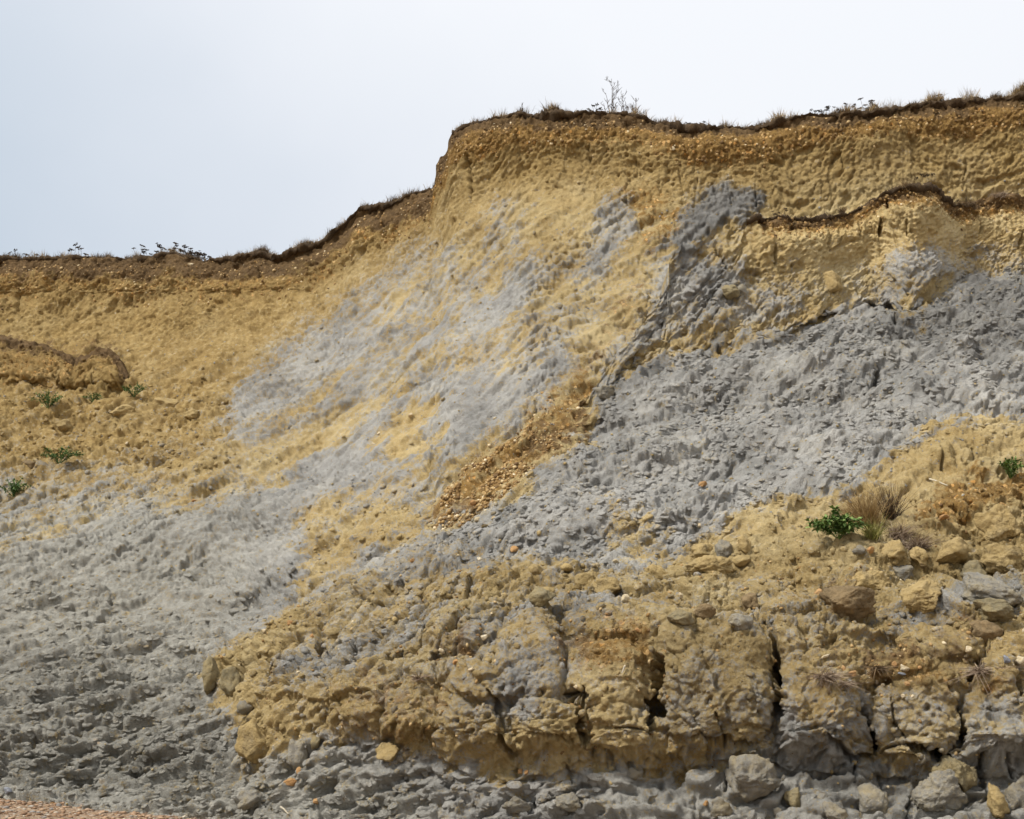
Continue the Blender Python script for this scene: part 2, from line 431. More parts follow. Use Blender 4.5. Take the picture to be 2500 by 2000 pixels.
# ---- geology masks (outlines in the overview's units)
P_GREY = polymask([
 (0.55, [(1030, 415), (1060, 405), (1105, 460), (1090, 520), (1050, 540), (1010, 480)]),
 (0.75, [(1262, 425), (1300, 402), (1335, 405), (1348, 450), (1338, 510), (1300, 560), (1255, 600), (1215, 650), (1225, 560), (1255, 490)]),
 (1.0, [(1470, 405), (1530, 388), (1600, 405), (1612, 440), (1570, 470), (1520, 490), (1450, 520), (1410, 560), (1385, 540), (1380, 520), (1405, 495), (1420, 470), (1440, 440)]),
 (0.8, [(1060, 580), (1095, 545), (1115, 570), (1100, 620), (1070, 700), (1060, 730), (1000, 700), (960, 705), (900, 735), (850, 780), (870, 800), (900, 775), (960, 765), (1020, 800), (1090, 800), (1190, 750), (1200, 790), (1140, 840), (1080, 890), (1010, 935), (960, 960), (880, 985), (780, 1030), (650, 1090), (600, 1130), (640, 1150), (560, 1180), (540, 1100), (700, 1000), (760, 930), (820, 870), (850, 830), (840, 770), (930, 680), (1020, 620)]),
 (0.62, [(890, 500), (915, 480), (850, 570), (760, 660), (700, 720), (640, 790), (560, 850), (490, 920), (470, 900), (500, 820), (590, 720), (720, 650), (820, 570)]),
 (0.7, [(700, 720), (800, 680), (880, 690), (790, 740), (700, 800), (600, 860), (500, 930), (480, 890), (560, 830)]),
 (0.95, [(-200, 1190), (0, 1175), (120, 1150), (250, 1120), (370, 1110), (480, 1090), (580, 1030), (680, 950), (720, 930), (760, 960), (700, 1020), (640, 1080), (610, 1140), (660, 1160), (640, 1210), (600, 1280), (560, 1340), (480, 1390), (440, 1450), (480, 1500), (560, 1560), (520, 1640), (570, 1625), (680, 1570), (800, 1560), (900, 1600), (1100, 1625), (1300, 1605), (1430, 1640), (1560, 1575), (1640, 1500), (1690, 1560), (1800, 1610), (1950, 1620), (2156, 1590), (2900, 1600), (2900, 2200), (-800, 2200), (-800, 1190)]),
 (1.0, [(1250, 840), (1290, 790), (1340, 770), (1440, 752), (1520, 722), (1560, 716), (1680, 692), (1740, 662), (1800, 648), (1840, 630), (1880, 645), (1915, 668), (1960, 652), (2000, 612), (2060, 582), (2156, 570), (2900, 560), (2900, 860), (2156, 880), (2000, 905), (1900, 935), (1880, 985), (1800, 1040), (1700, 1055), (1600, 1085), (1500, 1125), (1440, 1160), (1300, 1200), (1180, 1190), (1050, 1170), (920, 1130), (1000, 1085), (1100, 1040), (1150, 985), (1235, 930), (1230, 870)]),
 (0.65, [(1840, 570), (1880, 530), (1960, 518), (2030, 540), (2090, 535), (2156, 555), (2156, 590), (2000, 600), (1900, 625), (1850, 610)]),
 (0.85, [(1420, 560), (1470, 540), (1510, 570), (1510, 612), (1460, 645), (1422, 622)]), (0.9, [(1240, 842), (1298, 748), (1343, 692), (1378, 644), (1396, 602), (1425, 600), (1405, 660), (1345, 730), (1290, 805)]),
 (0.42, [(1390, 545), (1420, 560), (1470, 540), (1510, 570), (1560, 600), (1700, 620), (1690, 655), (1600, 690), (1500, 700), (1400, 715), (1310, 745), (1345, 690), (1380, 640), (1400, 600)]),
 (0.5, [(740, 1170), (850, 1120), (1000, 1140), (1200, 1190), (1420, 1180), (1400, 1220), (1200, 1210), (980, 1220), (800, 1250)]),
 (0.6, [(2000, 1250), (2080, 1230), (2156, 1240), (2156, 1300), (2060, 1310), (1900, 1330), (1880, 1310)]),
 (0.8, [(2020, 1245), (2140, 1235), (2150, 1290), (2000, 1300)]),
 (0.45, [(620, 1420), (680, 1370), (760, 1350), (860, 1330), (980, 1300), (960, 1360), (860, 1410), (720, 1480), (620, 1480)]),
 (0.5, [(1000, 1330), (1060, 1310), (1120, 1300), (1180, 1290), (1160, 1340), (1080, 1380), (1010, 1400)]),
 (0.5, [(1180, 1300), (1300, 1270), (1320, 1330), (1250, 1360), (1190, 1340)]),
 (0.45, [(1080, 1440), (1130, 1420), (1150, 1540), (1100, 1540)]),
], 3)
P_VEIL = polymask([
 (0.42, [(880, 500), (1000, 560), (1060, 520), (1200, 540), (1260, 640), (1250, 740), (1200, 810), (1080, 900), (900, 1010), (700, 1110), (560, 1100), (450, 1060), (470, 900), (640, 700), (760, 600)]),
 (0.3, [(-800, 1020), (0, 1010), (200, 990), (450, 960), (620, 890), (620, 1080), (300, 1150), (0, 1200), (-800, 1200)]), (0.62, [(-800, 1090), (0, 1075), (200, 1035), (450, 1020), (620, 960), (620, 1080), (300, 1150), (0, 1210), (-800, 1200)]),
 (0.4, [(1380, 560), (1500, 520), (1700, 600), (1860, 560), (2000, 520), (2156, 520), (2156, 600), (1900, 660), (1700, 690), (1500, 720), (1310, 750), (1345, 690)]),
 (0.3, [(760, 1170), (1000, 1100), (1200, 1200), (1450, 1180), (1440, 1260), (1100, 1300), (800, 1330), (620, 1400)]),
 (0.28, [(1000, 1280), (1300, 1270), (1700, 1230), (2156, 1240), (2156, 1400), (1000, 1400)]),
 (0.46, [(1340, 1440), (2156, 1440), (2156, 1620), (1340, 1620)]), (0.36, [(600, 1380), (900, 1300), (1340, 1440), (1340, 1620), (900, 1590), (560, 1540)]),
 (0.5, [(600, 1130), (760, 1040), (900, 1000), (1010, 1090), (930, 1190), (780, 1260), (650, 1310), (600, 1260)]), (0.5, [(1400, 1490), (1640, 1490), (1640, 1570), (1400, 1580)]),
], 10)
P_YELO = polymask([   # ochre smears lying over the grey
 (0.75, [(600, 1155), (700, 1105), (760, 1080), (860, 1045), (900, 1080), (880, 1110), (760, 1150), (690, 1185), (640, 1250), (630, 1200), (660, 1170)]),
 (0.6, [(430, 985), (560, 930), (700, 870), (790, 800), (850, 770), (920, 750), (990, 755), (985, 782), (900, 765), (850, 800), (800, 860), (700, 935), (560, 1010), (480, 1020)]),
 [(780, 960), (835, 890), (880, 850), (960, 848), (920, 880), (930, 930), (905, 985), (870, 985), (840, 960), (785, 978)],
 (0.9, [(1290, 785), (1340, 755), (1420, 745), (1450, 740), (1440, 755), (1380, 768), (1310, 800)]),
 (0.9, [(1380, 730), (1460, 715), (1540, 690), (1620, 680), (1700, 650), (1760, 635), (1800, 630), (1790, 645), (1700, 680), (1600, 705), (1520, 720), (1440, 735)]),
 (0.9, [(1870, 640), (1900, 615), (1950, 600), (2010, 575), (2000, 610), (1960, 645), (1925, 665), (1905, 655)]),
 (0.8, [(2010, 570), (2060, 545), (2130, 550), (2156, 575), (2080, 575)]),
 (0.8, [(1900, 940), (1960, 915), (2040, 925), (2156, 910), (2156, 1200), (1880, 1060), (1880, 990)]),
 (0.75, [(1250, 1150), (1320, 1120), (1400, 1125), (1440, 1160), (1330, 1165)]),
 (0.8, [(560, 1540), (610, 1500), (660, 1470), (640, 1560), (560, 1600), (520, 1640), (500, 1630)]),
 (0.7, [(1050, 1010), (1110, 1000), (1130, 1030), (1090, 1060)]),
 (0.6, [(1240, 1075), (1290, 1070), (1290, 1100), (1250, 1100)]),
 (0.6, [(1560, 1500), (1640, 1560), (1600, 1610), (1500, 1600)]),
 (0.55, [(1170, 1560), (1290, 1500), (1400, 1540), (1420, 1600), (1300, 1600), (1180, 1615)]),
], 2)
P_GRAV = polymask([
 (0.62, [(1215, 800), (1234, 835), (1222, 880), (1196, 925), (1150, 955), (1120, 985), (1070, 1030), (1010, 1075), (920, 1100), (885, 1080), (940, 1020), (1000, 970), (1080, 905), (1150, 835), (1190, 800)]),
 (0.35, [(1180, 830), (1240, 740), (1320, 620), (1380, 540), (1350, 680), (1270, 780), (1230, 830)]),
 (0.55, [(1400, 420), (1440, 430), (1420, 480), (1380, 540), (1350, 530), (1345, 450), (1370, 410)]),
 (0.55, [(1300, 390), (1370, 380), (1420, 410), (1370, 440), (1290, 410)]),
 (0.75, [(1960, 1060), (2040, 1030), (2156, 1000), (2156, 1110), (2060, 1130), (1990, 1140), (1930, 1150), (1930, 1090)]),
 (0.35, [(760, 1500), (830, 1470), (960, 1460), (1010, 1490), (960, 1560), (860, 1590), (760, 1560)]),
 (0.6, [(1230, 1390), (1320, 1360), (1390, 1400), (1400, 1450), (1260, 1470), (1200, 1450)]),
 (0.5, [(0, 730), (120, 750), (260, 740), (280, 790), (120, 820), (0, 800)]),
 (0.6, [(2040, 1450), (2100, 1420), (2100, 1480), (2040, 1490)]),
 (0.55, [(1780, 1390), (1960, 1400), (2040, 1440), (1960, 1480), (1840, 1450)]),
], 3)
P_SOIL = polymask([
 (0.6, [(1140, 860), (1230, 830), (1240, 900), (1200, 950), (1100, 960)]),
 (0.55, [(900, 1060), (1010, 1050), (1010, 1090), (900, 1095)]),
 (0.9, [(0, 706), (100, 730), (140, 748), (200, 733), (260, 735), (268, 765), (200, 752), (120, 760), (0, 735)]),
 (0.5, [(1180, 1400), (1240, 1380), (1280, 1400), (1260, 1450), (1180, 1440)]),
 (0.5, [(920, 1420), (1010, 1360), (1040, 1390), (1020, 1440), (930, 1460)]),
 (0.5, [(1690, 1270), (1800, 1240), (1830, 1290), (1700, 1310)]),
 (0.5, [(1990, 1330), (2100, 1310), (2100, 1360), (2000, 1370)]),
 (0.55, [(1680, 1390), (2020, 1370), (2040, 1410), (1860, 1420), (1700, 1420)]),
], 3)
P_OLIVE = polymask([[(-800, 1150), (0, 1150), (300, 1120), (450, 1200), (560, 1250), (520, 1340), (440, 1450), (520, 1560), (640, 1600), (900, 1640), (900, 2200), (-800, 2200)],
 (0.5, [(1200, 1600), (2156, 1600), (2156, 2200), (1200, 2200)]), (0.6, [(-800, 1000), (300, 1000), (600, 1050), (560, 1200), (-800, 1200)])], 14)
P_BANK = polymask([[(440, 1445), (460, 1400), (520, 1360), (580, 1310), (680, 1260), (780, 1215), (900, 1190), (1000, 1205), (1180, 1200), (1330, 1215), (1440, 1190), (1560, 1160), (1700, 1150), (1900, 1130), (2050, 1080), (2156, 1070), (2900, 1050),
    (2900, 1640), (2156, 1640), (1900, 1620), (1700, 1590), (1560, 1590), (1300, 1600), (1100, 1610), (900, 1585), (720, 1555), (560, 1600), (500, 1640), (560, 1540), (480, 1490)]], 5)
P_FLAKE = polymask([[(-800, 1230), (0, 1240), (200, 1240), (420, 1240), (560, 1230), (590, 1280), (540, 1340), (450, 1390), (430, 1460), (480, 1510), (540, 1560), (700, 1590), (900, 1610), (1300, 1650), (1300, 2200), (-800, 2200)]], 8)
P_CRUMB = polymask([[(1240, 850), (1340, 780), (1560, 720), (1740, 670), (1840, 640), (1930, 670), (2060, 590), (2900, 570), (2900, 870), (2000, 910), (1890, 1000), (1600, 1090), (1420, 1170), (1000, 1180), (930, 1120), (1100, 1040), (1230, 940)]], 6)
P_RIB = polymask([[(450, 1440), (480, 1390), (620, 1300), (760, 1240), (900, 1220), (1020, 1240), (1120, 1290), (1060, 1420), (960, 1460), (760, 1500), (600, 1500), (500, 1500)]], 6)
P_DARK = polymask([   # outlines where the clay tone is darker
 (0.9, [(1470, 405), (1530, 388), (1600, 405), (1612, 440), (1560, 470), (1500, 490), (1440, 510), (1410, 540), (1385, 540), (1380, 520), (1405, 495), (1420, 470), (1440, 440)]),
 (0.5, [(-800, 1330), (0, 1350), (300, 1420), (430, 1490), (520, 1640), (300, 1690), (-800, 1690)]),
 (0.8, [(1840, 640), (1990, 640), (2060, 590), (2156, 575), (2900, 570), (2900, 720), (2156, 740), (2000, 760), (1880, 740), (1830, 700)]),
 (0.5, [(1440, 760), (1560, 715), (1660, 695), (1680, 720), (1560, 745), (1460, 770)]),
 (0.5, [(1270, 790), (1400, 770), (1380, 830), (1290, 850), (1255, 840)]),
 (0.5, [(1780, 1590), (2000, 1600), (2156, 1640), (2156, 1720), (1700, 1700)]),
 (0.4, [(1390, 1380), (1620, 1360), (1640, 1540), (1400, 1570)]),
], 3)
P_OCHRE = polymask([
 (0.9, [(-800, 500), (0, 540), (400, 530), (640, 520), (900, 390), (920, 300), (1000, 250), (1400, 260), (2156, 200), (2900, 180), (2900, 370), (2156, 355), (1900, 350), (1640, 400), (1420, 380), (1250, 380), (1050, 400), (920, 470), (820, 560), (700, 650), (560, 760), (480, 880), (420, 1000), (0, 1050), (-800, 1060)]),
 (0.22, [(440, 1440), (600, 1300), (900, 1200), (1400, 1210), (2156, 1150), (2156, 1620), (900, 1590), (500, 1640)])], 12)
P_RUBBLE = polymask([[(-800, 690), (0, 690), (270, 715), (300, 790), (480, 860), (450, 1000), (300, 1040), (0, 1060), (-800, 1060)]], 10)
P_SMOOTH = polymask([
 (0.6, [(620, 1090), (760, 970), (900, 800), (1000, 790), (1080, 810), (900, 960), (760, 1060), (640, 1160), (500, 1240), (480, 1180)]),
 (0.5, [(880, 740), (1060, 620), (1070, 720), (1170, 760), (1080, 860), (960, 780)]),
 (0.6, [(1140, 840), (1240, 690), (1330, 560), (1390, 560), (1330, 740), (1240, 850)]),
], 8)
P_PALE = polymask([   # dried, paler clay
 (0.8, [(620, 1090), (760, 970), (900, 800), (1000, 790), (1080, 810), (900, 960), (760, 1060), (640, 1160), (500, 1240), (480, 1180)]),
 (0.7, [(1600, 860), (1900, 820), (2156, 800), (2156, 890), (1950, 910), (1850, 1000), (1560, 1100), (1300, 1190), (1000, 1170), (1100, 1050), (1300, 1000)]),
 (0.6, [(880, 740), (1060, 620), (1070, 720), (1170, 760), (1080, 860), (960, 780)]),
 (1.0, [(1610, 490), (1830, 470), (1990, 470), (2156, 425), (2400, 425), (2400, 540), (1900, 545), (1630, 575)]),
], 8)

CREV = [  # fissures of the slumped bank: points, width, depth in metres
 ([(1868, 1560), (1880, 1582), (1890, 1623), (1891, 1664), (1889, 1713), (1886, 1748), (1890, 1764)], 9, .75),
 ([(1886, 1735), (1890, 1764)], 17, .6),
 ([(2098, 1722), (2105, 1751), (2119, 1783), (2133, 1818), (2138, 1859)], 7, .5), ([(2099, 1727), (2108, 1757)], 13, .5),
 ([(2162, 1713), (2166, 1748), (2174, 1779), (2199, 1818)], 4, .2),
 ([(2300, 1690), (2321, 1734), (2330, 1770), (2334, 1800), (2331, 1840)], 6, .4), ([(2333, 1800), (2331, 1838)], 12, .45),
 ([(2452, 1635), (2459, 1670), (2463, 1713)], 12, .5),
 ([(2355, 1670), (2370, 1652), (2380, 1625)], 9, .35),
 ([(1606, 1650), (1610, 1690), (1604, 1720)], 20, .35), ([(1585, 1735), (1612, 1752)], 22, .5),
 ([(1596, 1762), (1590, 1814)], 10, .55),
 ([(1425, 1760), (1430, 1800), (1434, 1845)], 11, .5), ([(1398, 1728), (1445, 1735)], 18, .35),
 ([(1240, 1740), (1262, 1790), (1246, 1850)], 12, .28), ([(1243, 1846), (1262, 1856)], 14, .4),
 ([(1320, 1832), (1360, 1838), (1406, 1836)], 7, .22), ([(1441, 1848), (1493, 1860)], 8, .25), ([(1685, 1822), (1760, 1828), (1848, 1838)], 8, .28),
 ([(1503, 1803), (1545, 1800), (1580, 1810)], 6, .2), ([(1758, 1815), (1765, 1840)], 6, .4), ([(1735, 1760), (1758, 1815)], 3, .15),
 ([(2003, 1820), (2030, 1850), (2080, 1868), (2133, 1858)], 9, .3), ([(2157, 1842), (2200, 1838), (2240, 1852), (2307, 1866)], 11, .4),
 ([(606, 1640), (611, 1658), (614, 1680)], 9, .35), ([(660, 1566), (666, 1580)], 9, .3), ([(790, 1580), (796, 1600), (797, 1628)], 9, .4),
 ([(888, 1585), (887, 1626), (882, 1656)], 8, .4), ([(862, 1695), (866, 1715)], 9, .35), ([(1020, 1530), (1014, 1560), (1006, 1600)], 8, .35),
 ([(1132, 1530), (1118, 1546), (1095, 1552)], 9, .3), ([(1163, 1445), (1155, 1470), (1150, 1482)], 9, .35), ([(1003, 1452), (996, 1470), (980, 1496), (925, 1500)], 7, .3),
 ([(1017, 1640), (1008, 1655), (998, 1672)], 8, .35), ([(1212, 1650), (1204, 1662), (1170, 1672)], 5, .25), ([(1360, 1540), (1380, 1560), (1400, 1545)], 6, .2),
 ([(700, 1640), (690, 1680), (668, 1712)], 5, .2), ([(740, 1600), (725, 1660), (710, 1700)], 4, .18), ([(955, 1570), (940, 1610), (925, 1640)], 4, .18), ([(830, 1600), (820, 1640)], 4, .2),
 ([(1300, 1900), (1298, 1960)], 6, .25), ([(1100, 1900), (1140, 1930), (1170, 1925)], 4, .15),
 ([(1960, 1900), (2080, 1905)], 10, .2), ([(2150, 1890), (2152, 1940)], 4, .3), ([(2085, 1870), (2082, 1920)], 4, .25), ([(1775, 1900), (1772, 1935)], 5, .3),
 ([(1385, 1870), (1394, 1910)], 3, .15), ([(1480, 1860), (1488, 1890)], 3, .15), ([(2380, 1880), (2410, 1935)], 9, .3), ([(2440, 1880), (2470, 1910)], 9, .25), ([(2230, 1920), (2215, 1990)], 8, .3),
 # holes and fissures higher up
 ([(2146, 893), (2142, 915), (2133, 940)], 13, 1.0), ([(2182, 782), (2186, 796)], 8, .5), ([(1497, 944), (1498, 966)], 5, .6), ([(1752, 845), (1758, 852)], 5, .3),
 ([(335, 1868), (345, 1882), (318, 1886)], 11, .45), ([(245, 1655), (262, 1648)], 8, .25), ([(560, 1495), (600, 1470), (640, 1450), (680, 1420)], 8, .22), ([(1112, 690), (1150, 640)], 7, .2),
 ([(1745, 604), (1765, 640), (1778, 670)], 6, .3), ([(2021, 545), (2020, 580), (2014, 612)], 4, .3), ([(2151, 545), (2149, 582)], 7, .45), ([(2091, 548), (2090, 590)], 3, .2), ([(2047, 585), (2046, 604)], 3, .2), ([(2213, 546), (2214, 575)], 3, .2), ([(2372, 513), (2386, 545), (2387, 572)], 5, .3), ([(1893, 600), (1892, 645)], 5, .25), ([(1928, 556), (1960, 549), (1990, 556)], 9, .35), ([(2490, 575), (2485, 610)], 6, .3), ([(2166, 492), (2168, 520)], 5, .3), ([(2453, 690), (2500, 705)], 5, .3), ([(2298, 1140), (2300, 1160)], 4, .25), ([(2373, 1120), (2380, 1135)], 6, .2),
 ([(245, 1077), (250, 1090)], 8, .3), ([(1147, 490), (1146, 420), (1143, 380)], 3, .25), ([(933, 515), (932, 545)], 3, .25), ([(640, 660), (646, 680), (640, 690)], 5, .25),
]
# vertical shrinkage cracks in the upper yellow face
_rc = random.Random(3)
for k in range(44):
    uu = _rc.uniform(1130, 2500) if k < 34 else _rc.uniform(-50, 1040)
    bv = float(np.interp(uu, BRINK[:, 0], BRINK[:, 1]))
    v0 = bv + (_rc.uniform(75, 190) if uu > 1100 else _rc.uniform(85, 150)); L = _rc.uniform(12, 60)
    x = uu; pts = []
    for q in range(4):
        pts.append((x, v0 + L * q / 3)); x += _rc.uniform(-5, 5)
    CREV.append((pts, _rc.uniform(1.3, 2.6), _rc.uniform(.04, .13)))

SCARP = [  # little scarps: line, height m, reach above, reach below
 ([(860, 850), (900, 830), (990, 812)], .15, 40, 26), ([(740, 965), (790, 940), (840, 920)], .12, 40, 22), ([(930, 905), (985, 880), (1060, 868), (1150, 880)], .1, 40, 40),
 ([(560, 1500), (600, 1472), (690, 1425), (760, 1400)], .2, 50, 30), ([(600, 1258), (700, 1250), (750, 1262)], .12, 40, 30), ([(150, 1470), (330, 1455), (470, 1440)], .1, 60, 50),
 ([(240, 1740), (400, 1730), (520, 1715)], .1, 60, 40), ([(300, 1880), (350, 1866), (420, 1855)], .22, 60, 24), ([(720, 1340), (800, 1300), (900, 1262)], .15, 40, 40),
 ([(460, 690), (560, 665), (640, 645), (700, 640)], .12, 30, 30),
 ([(560, 975), (660, 950), (740, 930)], .1, 30, 30), ([(1360, 1350), (1500, 1330), (1700, 1320)], .12, 50, 50), ([(1230, 1418), (1330, 1395), (1450, 1380), (1560, 1390)], .15, 60, 40),
 ([(1100, 1855), (1300, 1850), (1500, 1862), (1680, 1845), (1860, 1850), (2020, 1872), (2320, 1875), (2500, 1880), (3000, 1880)], .16, 60, 50),
]

BLOCKS = [  # bulging blocks of the slumped bank: centre, half width, half height, bulge in metres
 (1750, 1700, 138, 138, .26), (1985, 1745, 100, 128, .28), (2228, 1765, 104, 104, .26), (2415, 1790, 86, 105, .24), (1512, 1795, 80, 56, .22), (1350, 1795, 84, 58, .22),
 (1490, 1690, 92, 64, .2), (1178, 1770, 86, 112, .22), (1320, 1650, 74, 110, .2), (2415, 1680, 46, 52, .2), (1020, 1740, 90, 80, .18), (880, 1760, 90, 70, .16), (1940, 1600, 70, 44, .12),
 (2150, 1640, 130, 36, .12), (1600, 1560, 90, 60, .14), (1460, 1560, 70, 56, .14), (1130, 1590, 80, 56, .16), (760, 1700, 70, 60, .14), (2300, 1590, 110, 44, .12)]

def geology(u, v, bv, warp, s, t, band=1.0):
    """0..1 weights on the surface: grey, soil, gravel and tone"""
    wu = u + warp[0]; wv = v + warp[1]
    g = samp(P_GREY, wu, wv); y = samp(P_YELO, wu, wv)
    a = 0.80
    rs, rt = s * math.cos(a) + t * math.sin(a), -s * math.sin(a) + t * math.cos(a)
    open_ = sstep(170, 330, v - bv) * sstep(1420, 1300, v)
    veil = samp(P_VEIL, wu, wv)
    mot = fbm(rs / 2.2, rt / 0.7, 5, 64, 0.62)
    g = g * 0.92 + (open_ * (0.06 + 0.4 * mot) + veil * (1 + 1.3 * mot)) * (1 - 0.75 * g)
    g = np.clip(g, 0, 1) * (1 - 0.85 * y)
    soil = samp(P_SOIL, wu, wv); grv = samp(P_GRAV, wu, wv)
    d = v - bv + warp[1] * 0.5
    left = sstep(1090, 1030, u)
    s0 = 22 + 28 * left; s1 = 58 + 30 * left; g1 = s1 + 34 - 12 * left
    s0 = s0 * band; s1 = s1 * band; g1 = g1 * band
    n = fbm(s / 1.9, t / 1.0, 5, 61, 0.62) * 46 * band
    sb = 1 - sstep(s0 - 14, s1, d + n)
    gb = (1 - sstep(g1 - 40, g1 + 26, d + n * 1.1)) * (0.82 - 0.3 * left)
    soil = np.maximum(soil, sb); grv = np.maximum(grv, gb)
    g = g * (1 - np.clip(np.maximum(gb, sb) * 1.3, 0, 1))
    return g, soil, grv, y

def common(u, v, s, t, bv):
    bank = samp(P_BANK, u + fbm(u / 40, v / 40, 2, 5) * 16, v + fbm(u / 40, v / 40, 2, 6) * 16)
    d = v - bv
    return dict(bank=bank, flake=samp(P_FLAKE, u, v) * (1 - bank), rib=samp(P_RIB, u, v), crumb=samp(P_CRUMB, u, v), d=d,
                face=(1 - sstep(170, 260, d)) * sstep(-1, 12, d), warpx=fbm(s / 0.8, t / 0.8, 3, 32) * 0.35, warpy=fbm(s / 0.8, t / 0.8, 3, 33) * 0.35)

def relief_broad(u, v, s, t, bv, scarps=True):
    """broad shape, in metres along the surface normal"""
    c = common(u, v, s, t, bv); bank, face, flake, rib = c['bank'], c['face'], c['flake'], c['rib']; wx, wy = c['warpx'], c['warpy']
    up = 1 - bank
    h = fbm(s / 3.6, t / 2.8, 3, 11) * 0.34 * (1 - 0.6 * face)
    h += fbm(s / 1.2, t / 0.9, 3, 12) * 0.11 * (1 - 0.4 * flake)
    a = 0.80                                                      # diagonal runnels that fall to the lower left
    rs, rt = s * math.cos(a) + t * math.sin(a), -s * math.sin(a) + t * math.cos(a)
    h += (fbm(rs / 2.6, rt / 0.45, 3, 13) * 0.16 + fbm(rs / 1.0, rt / 0.2, 3, 42) * 0.07) * up * (1 - face) * (1 - flake)
    h += c['crumb'] * (fbm(s / 1.5, t / 1.0, 4, 45, .55) * 0.38 + fbm(rs / 1.8, rt / .5, 3, 46) * .10)
    h += bank * 0.17
    c1, c2, ch, _, _ = voro((s + wx) / 0.75, (t + wy) / 0.62, 34)
    r_ = 1.05                                                     # ribs lean to the upper right
    bs, bt = s * math.sin(r_) - t * math.cos(r_), s * math.cos(r_) + t * math.sin(r_)
    d1, d2, dh, _, _ = voro((bs + wx * .4) / 0.24, (bt + wy * .5) / 0.8, 35)
    lob = (0.5 - c1 * c1) * 0.22 + (_r3[ch] - 0.5) * 0.16
    ribs = (0.5 - d1 * d1) * 0.22 + (_r3[dh] - 0.5) * 0.12 - np.clip(0.12 - (d2 - d1), 0, 1) * 0.9
    h += bank * ((1 - rib) * lob + rib * ribs)
    bu = u + fbm(s / .5, t / .5, 3, 55) * 26; bvv = v + fbm(s / .5, t / .5, 3, 56) * 22
    bul = np.zeros_like(h)
    for cx, cy, rx, ry, am in BLOCKS:
        q = np.abs((bu - cx) / rx) ** 3 + np.abs((bvv - cy) / ry) ** 3
        bul = np.maximum(bul, am * np.clip(1 - q, 0, 1) ** .45)
    h += bul * (0.25 + 0.75 * bank)
    soilb = (1 - sstep(60, 130, c['d'] + fbm(s / 1.9, t / 1.0, 4, 61, 0.6) * 46)) * sstep(12, 50, c['d'])
    h += soilb * 0.13
    h *= 1 - .8 * sstep(1035, 1055, u) * sstep(1150, 1110, u) * sstep(560, 430, v)
    for pts, hh, wu_, wd_ in (SCARP if scarps else []):
        pts = np.array(pts, float)
        x0, x1 = pts[0, 0], pts[-1, 0]
        y0, y1 = pts[:, 1].min() - 4 * wu_, pts[:, 1].max() + 4 * wd_
        idx = np.nonzero(((u > x0 - 40) & (u < x1 + 40) & (v > y0) & (v < y1)).ravel())[0]
        if len(idx) == 0: continue
        Uq = u.ravel()[idx]; Vq = v.ravel()[idx]
        dy = Vq - np.interp(Uq, pts[:, 0], pts[:, 1]) - fbm(Uq / 34, Vq / 34, 4, 51, 0.6) * 26
        fade = sstep(x0 - 40, x0 + 70, Uq) * sstep(x1 + 40, x1 - 70, Uq) * (0.45 + 0.55 * sstep(-0.3, 0.3, fbm(Uq / 60, Vq / 60, 2, 53)))
        pr = np.where(dy < 0, np.exp(np.minimum(dy, 0) / wu_), -np.exp(-np.maximum(dy, 0) / wd_))
        pr = pr * (1 - np.exp(-(dy / 5.0) ** 2))
        h.ravel()[idx] += 0.55 * hh * fade * pr
    return h

def crevice(h, u, v, pts, w, dep):
    pts = np.array(pts, float)
    idx, dist, al = polyline_dist(u, v, pts, w * 3 + 8)
    if len(idx) == 0: return
    Uq = u.ravel()[idx]; Vq = v.ravel()[idx]
    dist = dist + fbm(Uq / 14, Vq / 14, 4, 52, .6) * min(11, w * 1.1)
    ta = sstep(0, 0.18, al) * sstep(1, 0.8, al) * 0.6 + 0.4
    h.ravel()[idx] -= (.85 if dep > .3 else .5) * dep * (1 - sstep(0.15 * w * ta, 0.8 * w * ta + 1.0, dist))

